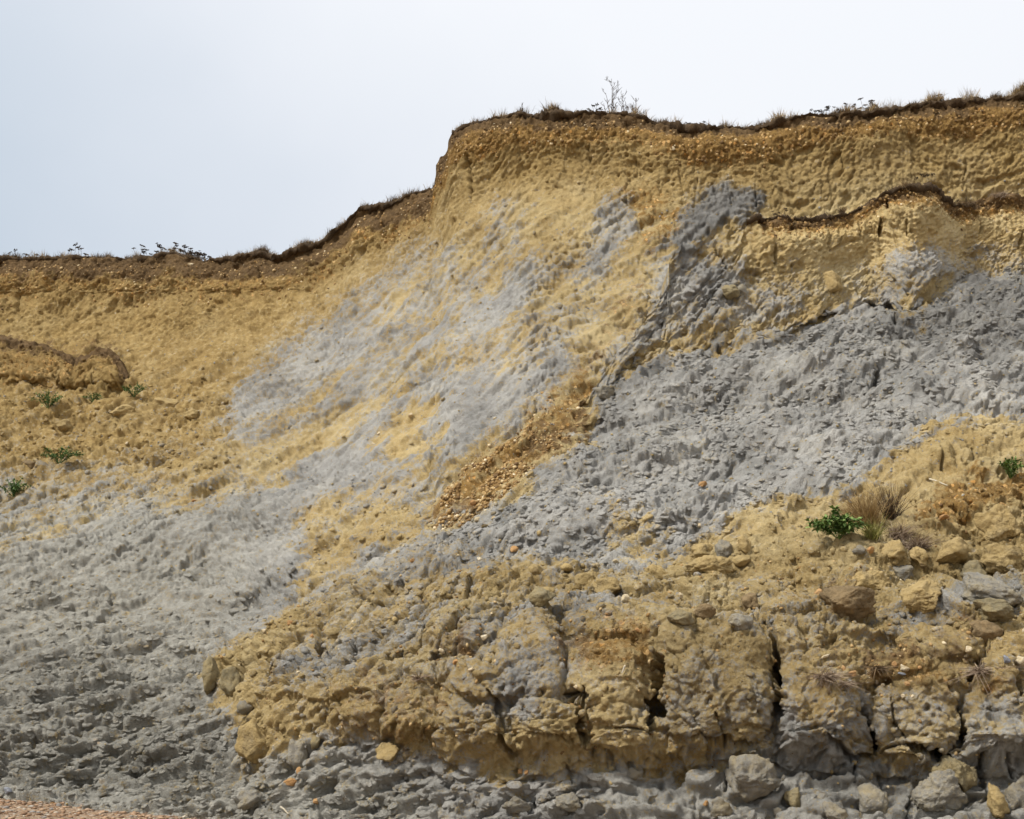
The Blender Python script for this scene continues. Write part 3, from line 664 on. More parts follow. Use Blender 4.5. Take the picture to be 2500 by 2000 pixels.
def relief_fine(u, v, s, t, bv, g, soil, grv):
    """crumbs, flakes, stones and cracks, in metres along the normal of the broad shape"""
    c = common(u, v, s, t, bv); bank, face, flake, rib, crumb = c['bank'], c['face'], c['flake'], c['rib'], c['crumb']; wx, wy = c['warpx'], c['warpy']
    d = c['d']; up = 1 - bank
    a = 0.80
    rs, rt = s * math.cos(a) + t * math.sin(a), -s * math.sin(a) + t * math.cos(a)
    vary = (1 + .35 * up * (1 - crumb) * (1 - face)) * (1 + crumb * .5 * sstep(-.1, .5, fbm(s / 1.1, t / .8, 3, 57)) - crumb * .55 * sstep(0, .4, fbm(s / 1.4, t / 1.0, 3, 58))) * (1 - .4 * samp(P_SMOOTH, u, v)) * (0.65 + 0.7 * sstep(-0.4, 0.4, fbm(s / 1.6, t / 1.2, 2, 18)))          # rougher and smoother stretches
    bl = 1 - np.abs(fbm(s / 0.18, t / 0.15, 3, 14)) * 2
    fine = (bl - 0.5) * 0.028 + fbm(s / 0.085, t / 0.11, 2, 15) * 0.018
    cb1, cb2, cbh, _, _ = voro(s / 0.085 + fine * 3, t / 0.095, 16)
    lumps = np.clip(0.5 - cb1, 0, 1) * 0.055 * (_r3[cbh] ** 2)                    # crumbs stuck on the slope
    pk1, pk2, pkh, _, _ = voro(rs / 0.17, rt / 0.12, 19)
    pj1, pj2, pjh, _, _ = voro(s / 0.10, t / 0.095, 49)
    pock = np.clip(0.34 - pk1, 0, 1) * 0.30 * np.clip(_r3[pkh] - .55, 0, 1) + np.clip(0.36 - pj1, 0, 1) * 0.13 * np.clip(_r3[pjh] - .5, 0, 1)       # pock marks
    p1, e1 = plates(rs / 0.22, rt / 0.14, 21, 0.9, -.3, -1.0)
    p2, e2 = plates(s / 0.095 + p1 * 0.3, t / 0.10, 22, 0.9, 0, -1.0)
    h = (fine + lumps - pock * 1.6) * (1 - 0.45 * flake) * (1 - 0.25 * bank) * vary
    h += sstep(.3, .6, g + fbm(s / .3, t / .25, 3, 20) * .35) * 0.05 * up * (1 - crumb)
    h += (p1 * 0.027 + p2 * 0.017) * up * (1 - flake) * (0.75 + 0.55 * crumb + 0.25 * g) * (1 - .4 * face) * vary
    pit = fbm(s / 0.5, t / 0.38, 3, 17)
    h -= sstep(0.18, 0.5, pit) * 0.07 * up
    b_ = 0.30                                                     # shingled flakes that dip to the lower left
    fs, ft = s * math.cos(b_) + t * math.sin(b_), -s * math.sin(b_) + t * math.cos(b_)
    ws = fbm(s / 1.1, t / 0.9, 2, 31) * 0.25
    q0, k0 = plates(fs / 0.9 + ws, ft / 0.3 + ws, 29, 1.0, -0.1, -1.3)
    q1, k1 = plates(fs / 0.30 + ws, ft / 0.15 + ws, 23, 1.0, -0.1, -1.3)
    q2, k2 = plates(fs / 0.17, ft / 0.10 + q1 * 0.4, 24, 1.0, -0.1, -1.2)
    q3, k3 = plates(fs / 0.085, ft / 0.042, 25, 1.0, 0, -1.0)
    near = sstep(1300, 1800, v)
    rub = samp(P_RUBBLE, u, v)
    h += flake * vary * (0.050 * q0 + lumps * .8 - pock * 1.5 + (0.036 + 0.022 * near) * q1 + (0.024 + 0.010 * near) * q2 + 0.004 * q3)
    n1, m1 = plates(s / 0.28 + fbm(s / 2, t / 2, 2, 41) * 0.5, t / 0.6, 26, 0.5, 1.0, 0.3)
    h += face * (n1 * 0.035 + fbm(s / 0.10, t / 0.35, 3, 27) * 0.022)
    gf1, gf2, gh, _, _ = voro(s / 0.085, t / 0.09, 28)
    h += np.clip(grv + 0.35 * soil, 0, 1) * np.clip(0.55 - gf1, 0, 1) * (0.03 + 0.06 * _r3[gh])
    l1, l2, lh, _, _ = voro((s + wx * .6) / 0.33, (t + wy * .6) / 0.28, 36)
    m1_, m2_, mh, _, _ = voro((s + wx * .3) / 0.14, (t + wy * .3) / 0.12, 38)
    lob2 = (0.45 - l1 * l1) * 0.11 + (_r3[lh] - .5) * 0.08
    lob3 = (0.4 - m1_ * m1_) * 0.045 + (_r3[mh] - .5) * 0.035
    smoothface = sstep(1560, 1640, v) * sstep(1250, 1400, u) * sstep(1900, 1840, v)
    bp1, _ = plates((s + wx * .5) / 0.34, (t + wy * .5) / 0.3, 47, 1.1, -.2, -.6)
    bp2, _ = plates((s + wx * .4) / 0.13, (t + wy * .4) / 0.14, 48, 1.1, -.2, -.6)
    h += rub * ((0.45 - l1 * l1) * 0.14 * (_r3[lh] > .35) + (_r3[lh] - .5) * .08 + lob3 * 1.2 + lumps)
    h += bank * vary * ((1 - rib * .5) * (lob2 * .5 + bp1 * .07) * (1 - 0.6 * smoothface) + (lob3 * .7 + bp2 * .026 + lumps * .8 - pock * 1.2) * (1 - .55 * smoothface))
    k1_, k2_, kh, _, _ = voro((s + wx * .25) / 0.17, (t + wy * .25) / 0.15, 37)
    ck = fbm(s / 1.3, t / 1.3, 2, 39)
    h -= bank * np.clip(0.085 - (k2_ - k1_), 0, 1) * 0.36 * sstep(-0.05, 0.3, ck)
    foot = sstep(1800, 1880, v) * (1 - bank) * sstep(500, 800, u)
    z1, z2, zh, _, _ = voro((s + wx * .5) / 0.26, (t + wy * .5) / 0.17, 40)
    zp, _ = plates((s + wx * .5) / 0.26, (t + wy * .5) / 0.17, 40, 0.9, -.2, -.9)
    zp2, _ = plates((s + wx * .5) / 0.13 + zp * .3, (t + wy * .5) / 0.12, 43, 0.9, 0, -1.0)
    h += foot * (zp * 0.10 - np.clip(0.07 - (z2 - z1), 0, 1) * 0.7 + zp2 * 0.025)
    sm_ = np.clip(flake * .8 + foot, 0, 1)
    h = h * (1 - sm_) + blur(h, 1, 1) * sm_
    hv = h.copy(); hv[1:-1] = .25 * h[:-2] + .5 * h[1:-1] + .25 * h[2:]
    steep = np.clip(face + .35 * bank * (1 - sm_), 0, 1)                          # upright faces show a finer grain
    gp_, _ = plates(s / 0.085 + wx * .4, t / 0.065 + wy * .4, 59, 0.9, 0, -1.0)
    g1_, g2_, gh_, _, _ = voro(s / 0.06, t / 0.05, 60)
    h = h * steep + hv * (1 - steep)
    h += steep * (gp_ * .012 + np.clip(.45 - g1_, 0, 1) * .05 * (_r3[gh_] - .4) + fbm(s / .045, t / .04, 2, 62) * .012)
    for pts, w, dep in CREV:
        crevice(h, u, v, pts, w, dep)
    return h

def resample(P, extra, n):
    """slide the rows of each column so that steep steps get their share of vertices"""
    rel = P - np.array([0, 0, CAMZ], f32)
    D = rel[..., 1] * CT + rel[..., 2] * ST
    X = rel[..., 0] / D * F; Y = (rel[..., 2] * CT - rel[..., 1] * ST) / D * F
    w = np.hypot(np.diff(X, axis=0), np.diff(Y, axis=0)) + 0.35 * np.linalg.norm(np.diff(P, axis=0), axis=-1) / D[1:] * F
    w = blur(w, 14, 2)                                            # neighbouring columns keep in step
    cum = np.zeros(P.shape[:2]); cum[1:] = np.cumsum(w, 0)
    q = np.linspace(0, 1, n)
    outP = np.zeros((n, P.shape[1], 3), f32); oe = [np.zeros((n, P.shape[1])) for _ in extra]
    for j in range(P.shape[1]):
        c = cum[:, j]; qq = q * c[-1]
        for k in range(3): outP[:, j, k] = np.interp(qq, c, P[:, j, k])
        for o, e_ in zip(oe, extra): o[:, j] = np.interp(qq, c, e_[:, j])
    return outP, oe

def grid_normals(P):
    du = np.gradient(P, axis=1); dv = np.gradient(P, axis=0)
    n = np.cross(du, dv)
    n /= np.maximum(np.linalg.norm(n, axis=-1, keepdims=True), 1e-9)
    return n

def grid_faces(r, c):
    i = np.arange(r * c, dtype=np.int32).reshape(r, c)
    return np.stack([i[:-1, :-1], i[:-1, 1:], i[1:, 1:], i[1:, :-1]], -1).reshape(-1, 4)

def surf_coords(P):
    t = np.zeros(P.shape[:2], f32)
    t[1:] = np.cumsum(blur(np.linalg.norm(np.diff(P, axis=0), axis=-1).astype(float), 16, 2), 0)
    return P[..., 0].copy(), t

def smooth_normals(P, n):
    Q = np.stack([blur(P[..., k].astype(float), n, 2) for k in range(3)], -1) if n else P
    nr = grid_normals(Q)
    nr = np.stack([blur(nr[..., k], 3, 2) for k in range(3)], -1)
    nr /= np.maximum(np.linalg.norm(nr, axis=-1, keepdims=True), 1e-9)
    if nr[..., 1].mean() > 0: nr = -nr
    return nr

def tone_of(wu, wv, s, t):
    return (0.5 - 0.21 * samp(P_DARK, wu, wv) + 0.09 * samp(P_PALE, wu, wv) + fbm(s / 2.0, t / 1.5, 4, 81) * 0.07 - 0.045 * samp(P_BANK, wu, wv)
            + fbm(s / 0.26, t / 0.2, 3, 85) * 0.07)

def sculpt(U, V, depth, bvcol, rows, scarps=True, top_fade=True, band=1.0):
    P = unproj(U, V, depth(U, V)).astype(f32)
    BVG = np.repeat(bvcol[None, :], U.shape[0], 0)
    S, T = surf_coords(P)
    NR = smooth_normals(P, 6)
    H = relief_broad(U, V, S, T, BVG, scarps)
    P = P + NR * H[..., None].astype(f32)
    P, (U, V) = resample(P, (U, V), rows)
    BVG = np.repeat(bvcol[None, :], rows, 0)
    S, T = surf_coords(P)
    NR = smooth_normals(P, 2)
    a_ = 0.80
    rs_, rt_ = S * math.cos(a_) + T * math.sin(a_), -S * math.sin(a_) + T * math.cos(a_)
    stk = fbm(rs_ / 2.4, rt_ / 0.22, 4, 73, 0.62) * 120 * sstep(120, 260, V - BVG) * (1 - samp(P_BANK, U, V))
    warp = (fbm(U / 70, V / 70, 6, 71, 0.68) * 62 + stk * .72, fbm(U / 70, V / 70, 6, 75, 0.68) * 48 - stk * .7)
    G, SO, GR, YO = geology(U, V, BVG, warp, S, T, band)
    H = relief_fine(U, V, S, T, BVG, G, SO, GR)
    if top_fade: H *= 0.35 + 0.65 * sstep(0, 10, V - BVG)
    P = P + NR * H[..., None].astype(f32)
    TN = tone_of(U + warp[0], V + warp[1], S, T)
    return dict(P=P, U=U, V=V, G=G, SO=SO, GR=GR, TN=TN, OC=np.clip(samp(P_OCHRE, U + warp[0], V + warp[1]) + fbm(S / 1.2, T / .8, 3, 87) * .4, 0, 1), OL=samp(P_OLIVE, U, V), S=S, T=T)

# columns: dense in view, open outside
ucols = np.concatenate([np.arange(-780, -180, 12.0), np.arange(-180, -20, 5.0), np.arange(-20, 1050, 2.9), np.arange(1050, 1112, 1.5), np.arange(1112, 2520, 2.9), np.arange(2520, 2760, 5.0), np.arange(2760, 3280, 12.0)])
fr = np.concatenate([np.linspace(2290, 2020, 22)[:-1], np.linspace(2020, 720, 560)])
fu = np.linspace(0, 1, 180)[1:]
BV = brink_v(ucols)
V = np.concatenate([np.repeat(fr[:, None], len(ucols), 1), 720 + (BV[None, :] - 720) * fu[:, None]], 0)
U = np.repeat(ucols[None, :], len(V), 0)
A = sculpt(U, V, depthA, BV, 900)
PA, G, SO, GR, TN, OL = A['P'], A['G'], A['SO'], A['GR'], A['TN'], A['OL']
flip = grid_normals(PA)[..., 1].mean() > 0

# the plateau behind the brink
back = np.array([0.05, 0.25, 0.7, 1.5, 3, 6, 12, 25, 60, 140])
top = PA[-1]
pl = []
for k, bk in enumerate(back):
    q = top.copy()
    w = min(1.0, bk / 6.0)
    zs = blur(np.repeat(top[None, :, 2], 3, 0), 25, 2)[1]
    q[:, 2] = top[:, 2] * (1 - w) + zs * w - 0.03 * bk - 0.05
    q[:, 1] = top[:, 1] + bk
    q[:, 0] = top[:, 0] * (1 + bk / 90.0 * 0.6)
    pl.append(q)
PF = np.concatenate([PA, np.array(pl, f32)], 0)
r_, c_ = PF.shape[:2]
def ext(a, val=None):
    e_ = np.repeat(a[-1:], len(back), 0) if val is None else np.full((len(back), a.shape[1]), val)
    return np.concatenate([a, e_], 0)
faces = grid_faces(r_, c_)
if not flip: pass
me = mesh_np('cliff', PF.reshape(-1, 3), faces if not flip else faces[:, ::-1], 4)
set_attr(me, 'geo', np.stack([ext(G, 0), ext(SO, 1), ext(GR, 0), np.ones((r_, c_))], -1).reshape(-1, 4))
set_attr(me, 'tone', np.stack([ext(OL), ext(TN), ext(A['OC']), np.ones((r_, c_))], -1).reshape(-1, 4))
cliff = tag(link('cliff', me, MAT_CLIFF), kind='structure')
print('cliff verts', r_ * c_)

# ------------------------------------------------------------------ slumped blocks in front of the main face
def block(name, top, base, u0, u1, step, rows, lip, turf_from, rates):
    top = np.array(top, float) * K; base = np.array(base, float) * K
    uc = np.arange(u0, u1, step)
    if u1 > 2520: uc = np.concatenate([np.arange(u0, 2520, step), np.arange(2520, u1, 12.0)])
    tl = np.interp(uc, top[:, 0], top[:, 1]) + fbm(uc / 24, uc * 0 + 1.7, 3, 93) * 5 + fbm(uc / 7, uc * 0 + 5, 2, 94) * 2
    bl = np.interp(uc, base[:, 0], base[:, 1]) + fbm(uc / 40, uc * 0 + 2.7, 4, 96, .6) * 26
    bsm = np.interp(uc, base[:, 0], base[:, 1]); bsm = blur(np.repeat(bsm[None, :], 3, 0), 22, 2)[1]
    tl = np.minimum(tl, bl - 3)
    q = np.linspace(0, 1, rows)
    Vg = (bl + 60)[None, :] + (tl - bl - 60)[None, :] * q[:, None]
    Ug = np.repeat(uc[None, :], rows, 0)
    def dep(u, v):
        b = np.repeat(bsm[None, :], u.shape[0], 0); bn = np.repeat(bl[None, :], u.shape[0], 0); t_ = np.repeat(tl[None, :], u.shape[0], 0)
        up_ = np.maximum(b - v, 0); hgt = np.maximum(b - t_, 1)
        lipw = lip * sstep(0, 90, hgt) * sstep(-.25, .3, fbm(u / 70, u * 0 + 4.4, 2, 97))
        fl = np.minimum(up_, hgt * 0.5); fu_ = np.maximum(up_ - hgt * 0.5, 0)
        down = np.maximum(v - bn, 0)
        return depthA(u, b) - lipw + fl * rates[0] + fu_ * rates[1] + np.maximum(down - 10, 0) * 0.03 + down * 0.002
    bve = tl + 10 - 420 * sstep(turf_from + 45, turf_from - 40, uc) if turf_from > 0 else tl + 4
    R = sculpt(Ug, Vg, dep, bve, rows, False, True, .5 if turf_from > 0 else .42)
    if turf_from > 0:
        R['OC'] = R['OC'] * .15; R['TN'] = R['TN'] + .07 * sstep(1790, 1850, R['U']) * sstep(700, 620, R['V'])
    Pb = R['P']
    edge_ = Pb[-1]
    bk = []
    for d_ in (0.06, 0.25, 0.7, 1.6, 3.2, 5.0):
        e_ = edge_.copy(); e_[:, 1] += d_; e_[:, 2] -= 0.04 * d_ + 0.05; bk.append(e_)
    PP = np.concatenate([Pb, np.array(bk, f32)], 0)
    nb_ = len(bk)
    def ex(a, val=None):
        return np.concatenate([a, np.repeat(a[-1:], nb_, 0) if val is None else np.full((nb_, a.shape[1]), val)], 0)
    rr, cc = PP.shape[:2]
    fc = grid_faces(rr, cc)
    m = mesh_np(name, PP.reshape(-1, 3), fc if not flip else fc[:, ::-1], 4)
    one = np.ones((rr, cc))
    set_attr(m, 'geo', np.stack([ex(R['G']), ex(R['SO']), ex(R['GR']), one], -1).reshape(-1, 4))
    set_attr(m, 'tone', np.stack([ex(R['OL']), ex(R['TN']), ex(R['OC']), one], -1).reshape(-1, 4))
    o = tag(link(name, m, MAT_CLIFF), kind='structure')
    R['uc'] = uc; R['top'] = edge_
    return R

TOPB = [(1225, 850), (1250, 828), (1300, 747), (1345, 690), (1380, 642), (1398, 602), (1393, 574), (1412, 543), (1430, 521), (1480, 508), (1540, 498), (1560, 478), (1566, 465), (1600, 456), (1680, 456),
        (1750, 452), (1790, 447), (1815, 436), (1850, 420), (1880, 404), (1905, 394), (1950, 392), (1968, 396), (1985, 412), (2010, 430), (2035, 432), (2060, 421), (2100, 414), (2156, 418), (2300, 420), (2900, 425)]
BASB = [(1225, 850), (1250, 842), (1290, 800), (1340, 772), (1440, 755), (1520, 725), (1560, 718), (1680, 694), (1740, 664), (1800, 650), (1840, 632), (1880, 650), (1915, 672), (1960, 656), (2000, 615), (2060, 588), (2156, 575), (2900, 570)]
B = block('slumped_ledge', TOPB, BASB, 1424, 3200, 2.4, 190, 0.03, 1822, (0.0046, 0.0028))
TOPC = [(-200, 700), (0, 706), (25, 712), (45, 718), (75, 722), (105, 730), (135, 744), (155, 746), (180, 739), (215, 733), (236, 738), (250, 752), (262, 776), (272, 797)]
BASC = [(-200, 790), (0, 792), (120, 800), (220, 804), (272, 800)]
C = block('slumped_mound', TOPC, BASC, -150, 313, 2.3, 90, 0.1, -999, (0.013, 0.007))

# ------------------------------------------------------------------ finding places on the ground
def proj(P):
    rel = P - np.array([0, 0, CAMZ], f32)
    D = rel[..., 1] * CT + rel[..., 2] * ST
    return 1250 + rel[..., 0] / D * F, 1000 - (rel[..., 2] * CT - rel[..., 1] * ST) / D * F, D

SURF = []
for R_, uc_ in ((A, ucols), (B, B['uc']), (C, C['uc'])):
    X_, Y_, D_ = proj(R_['P'])
    SURF.append((R_, uc_, X_, Y_, D_, smooth_normals(R_['P'], 4)))

def ground(px, py):
    """nearest ground seen from the beach at this bearing: point, normal, depth, (sheet, row, column)"""
    best = None
    for R_, uc_, X_, Y_, D_, N_ in SURF:
        if px < uc_[0] or px > uc_[-1]: continue
        j = int(np.clip(np.searchsorted(uc_, px), 0, len(uc_) - 1))
        dy = np.abs(Y_[:, j] - py)
        ok = np.nonzero(dy < max(6.0, dy.min() + 0.5))[0]
        if dy.min() > 14: continue
        i = ok[np.argmin(D_[ok, j])]
        if best is None or D_[i, j] < best[2]:
            best = (Vector(R_['P'][i, j]), Vector(N_[i, j]), float(D_[i, j]), (R_, i, j))
    return best

# ------------------------------------------------------------------ beach
bx = np.concatenate([[-1500, -400, -120, -40], np.linspace(-20, 20, 90), [40, 120, 400, 1500]])
by = np.concatenate([[-1500, -300, -60, -10], np.linspace(0, 24, 90), [60, 200, 600, 1500]])
BX, BY = np.meshgrid(bx, by)
BZ = 0.0 - 0.075 * np.clip(BX + 5.4, -3, 6) + fbm(BX / 1.6, BY / 1.6, 4, 110) * 0.07
BZ = np.where((np.abs(BX) > 30) | (BY < -5) | (BY > 40), -0.25, BZ)
bm_ = NB('beach_shingle')
tc = bm_.n('ShaderNodeTexCoord').outputs['Object']
v = bm_.n('ShaderNodeTexVoronoi'); v.inputs['Scale'].default_value = 38.0; bm_.l(tc, v.inputs['Vector'])
vs = bm_.n('ShaderNodeSeparateColor'); bm_.l(v.outputs['Color'], vs.inputs[0])
cc = bm_.ramp(vs.outputs[0], [(0.0, lin(112, 88, 66)), (0.45, lin(150, 120, 90)), (0.75, lin(136, 124, 110)), (1.0, lin(178, 156, 126))])
bm_.l(cc, bm_.p.inputs['Base Color'])
bm_.l(bm_.bump(bm_.math('SUBTRACT', 1.0, v.outputs['Distance']), 0.9, 0.02), bm_.p.inputs['Normal'])
beach = mesh_np('beach', np.stack([BX, BY, BZ], -1).reshape(-1, 3), grid_faces(*BX.shape), 4)
tag(link('beach', beach, bm_.m), kind='structure')

# ------------------------------------------------------------------ loose pieces: shapes
import bmesh
from mathutils import noise as mnoise

def ico(sub):
    bm = bmesh.new(); bmesh.ops.create_icosphere(bm, subdivisions=sub, radius=1.0)
    v_ = np.array([x.co[:] for x in bm.verts]); f_ = np.array([[q.index for q in x.verts] for x in bm.faces])
    bm.free(); return v_, f_
ICO = {k: ico(k) for k in (1, 2, 3, 4, 5)}

def clod_mesh(name, size, seed, sub=4, angular=0.5, cracks=0.6, rough=0.10):
    """a lump of dried clay: rounded body, a few broken flats, knobbly skin and drying cracks; size in metres"""
    rg = random.Random(seed)
    v_, f_ = ICO[sub]; v_ = v_.copy()
    off = Vector((rg.uniform(0, 50), rg.uniform(0, 50), rg.uniform(0, 50)))
    for _ in range(int(6 + 9 * angular)):                        # broken flats
        n = np.array([rg.gauss(0, 1), rg.gauss(0, 1), rg.gauss(0, .8)]); n /= np.linalg.norm(n)
        dcut = rg.uniform(0.5, 0.86)
        d_ = v_ @ n
        v_ -= np.where(d_ > dcut, (d_ - dcut) * 0.92, 0)[:, None] * n[None]
    sx, sy, sz = size
    out_ = np.zeros_like(v_)
    for i, p in enumerate(v_):
        q = Vector(p)
        r = 1.12 + 0.28 * mnoise.noise(q * 1.1 + off) + rough * mnoise.fractal(q * 2.2 + off, 0.8, 2.1, 5) * 1.5
        if sub >= 4: r += rough * 0.35 * mnoise.noise(q * 11 + off)
        if cracks > 0:
            w = q + 0.12 * mnoise.noise_vector(q * 2 + off)
            dd = mnoise.voronoi(w * 2.6 + off)[0]
            e_ = dd[1] - dd[0]
            if e_ < 0.08: r -= cracks * (0.08 - e_) * 1.6
        out_[i] = (p[0] * r * sx / 2, p[1] * r * sy / 2, p[2] * r * sz / 2)
    me_ = mesh_np(name, out_, f_, 3, smooth=(cracks == 0))
    return me_

def clay_mat(name, c1, c2, c3, speck=0.0):
    b = NB(name)
    tc_ = b.n('ShaderNodeTexCoord').outputs['Object']
    oi = b.n('ShaderNodeObjectInfo').outputs['Random']
    add = b.n('ShaderNodeVectorMath'); add.operation = 'ADD'; b.l(tc_, add.inputs[0])
    cmb = b.n('ShaderNodeCombineXYZ'); b.l(b.math('MULTIPLY', oi, 30.0), cmb.inputs[0]); b.l(b.math('MULTIPLY', oi, 17.0), cmb.inputs[1]); b.l(cmb.outputs[0], add.inputs[1])
    vec = add.outputs[0]
    n1 = b.noise(vec, 4.5, 5, 0.62); n2 = b.noise(vec, 26, 4, 0.65); n3 = b.noise(vec, 110, 3, 0.6)
    c = b.ramp(n1, [(0.32, c2), (0.5, c1), (0.68, c3)])
    c = b.mix(b.ramp(n2, [(0.4, (0, 0, 0, 1)), (0.66, (.6, .6, .6, 1))]), c, c3)
    sc2 = b.n('ShaderNodeVectorMath'); sc2.operation = 'SCALE'; b.l(c, sc2.inputs[0])
    b.l(b.math('ADD', 0.86, b.math('ADD', b.math('MULTIPLY', oi, 0.2), b.math('MULTIPLY', b.math('SUBTRACT', n3, 0.5), 0.3))), sc2.inputs['Scale'])
    b.l(sc2.outputs[0], b.p.inputs['Base Color'])
    nb_ = b.bump(n2, 0.8, 0.04)
    if speck > 0:
        wv_ = b.mix(0.06, vec, b.n('ShaderNodeTexCoord').outputs['Object'])
        vd = b.n('ShaderNodeTexVoronoi'); vd.feature = 'DISTANCE_TO_EDGE'; vd.inputs['Scale'].default_value = speck; b.l(wv_, vd.inputs['Vector'])
        cr_ = b.ramp(b.math('ADD', vd.outputs['Distance'], b.math('MULTIPLY', b.math('SUBTRACT', n1, .42), .5)), [(0.0, (0, 0, 0, 1)), (0.05, (1, 1, 1, 1))])
        nb_ = b.bump(cr_, 0.4, 0.02, nb_)
    b.l(b.bump(n3, 0.6, 0.015, nb_), b.p.inputs['Normal'])
    return b.m
M_YEL = clay_mat('clay_yellow', lin(160, 137, 90), lin(138, 122, 90), lin(174, 152, 108), 6.0)
M_GRY = clay_mat('clay_grey', lin(134, 130, 121), lin(112, 108, 100), lin(150, 137, 108))
M_OLV = clay_mat('clay_olive', lin(132, 121, 94), lin(112, 104, 82), lin(148, 131, 92))
M_BRN = clay_mat('clay_brown', lin(122, 104, 76), lin(98, 84, 62), lin(140, 118, 84))
M_FLW = clay_mat('flint_pale', lin(196, 176, 138), lin(174, 146, 102), lin(212, 200, 174))
M_FLO = clay_mat('flint_orange', lin(176, 134, 86), lin(148, 106, 62), lin(192, 156, 110))
M_FLG = clay_mat('flint_grey', lin(132, 134, 140), lin(108, 110, 116), lin(158, 160, 164))
MATS = dict(y=M_YEL, g=M_GRY, o=M_OLV, b=M_BRN, w=M_FLW, r=M_FLO, s=M_FLG)

def place(name, px, py, w, h, mat, label, cat, group=None, seed=0, sub=4, angular=.5, cracks=.6, rough=.1, sink=.22, tilt=.35, yaw=None):
    g_ = ground(px, py)
    if g_ is None: return None
    p, n, D, _ = g_
    k = D / F
    wm, hm = w * k, h * k
    rg = random.Random(seed * 13 + 5)
    dm = (wm + hm) / 2 * rg.uniform(.8, 1.05)
    me_ = clod_mesh(name, (wm, dm, hm), seed, sub, angular, cracks, rough)
    o = link(name, me_, MATS[mat])
    o.location = p + n * (min(hm, dm) * (0.5 - sink))
    o.rotation_euler = (rg.uniform(-tilt, tilt) * .5, rg.uniform(-tilt, tilt), rg.uniform(-.3, .3) if yaw is None else yaw)
    tag(o, label, cat, group)
    return o

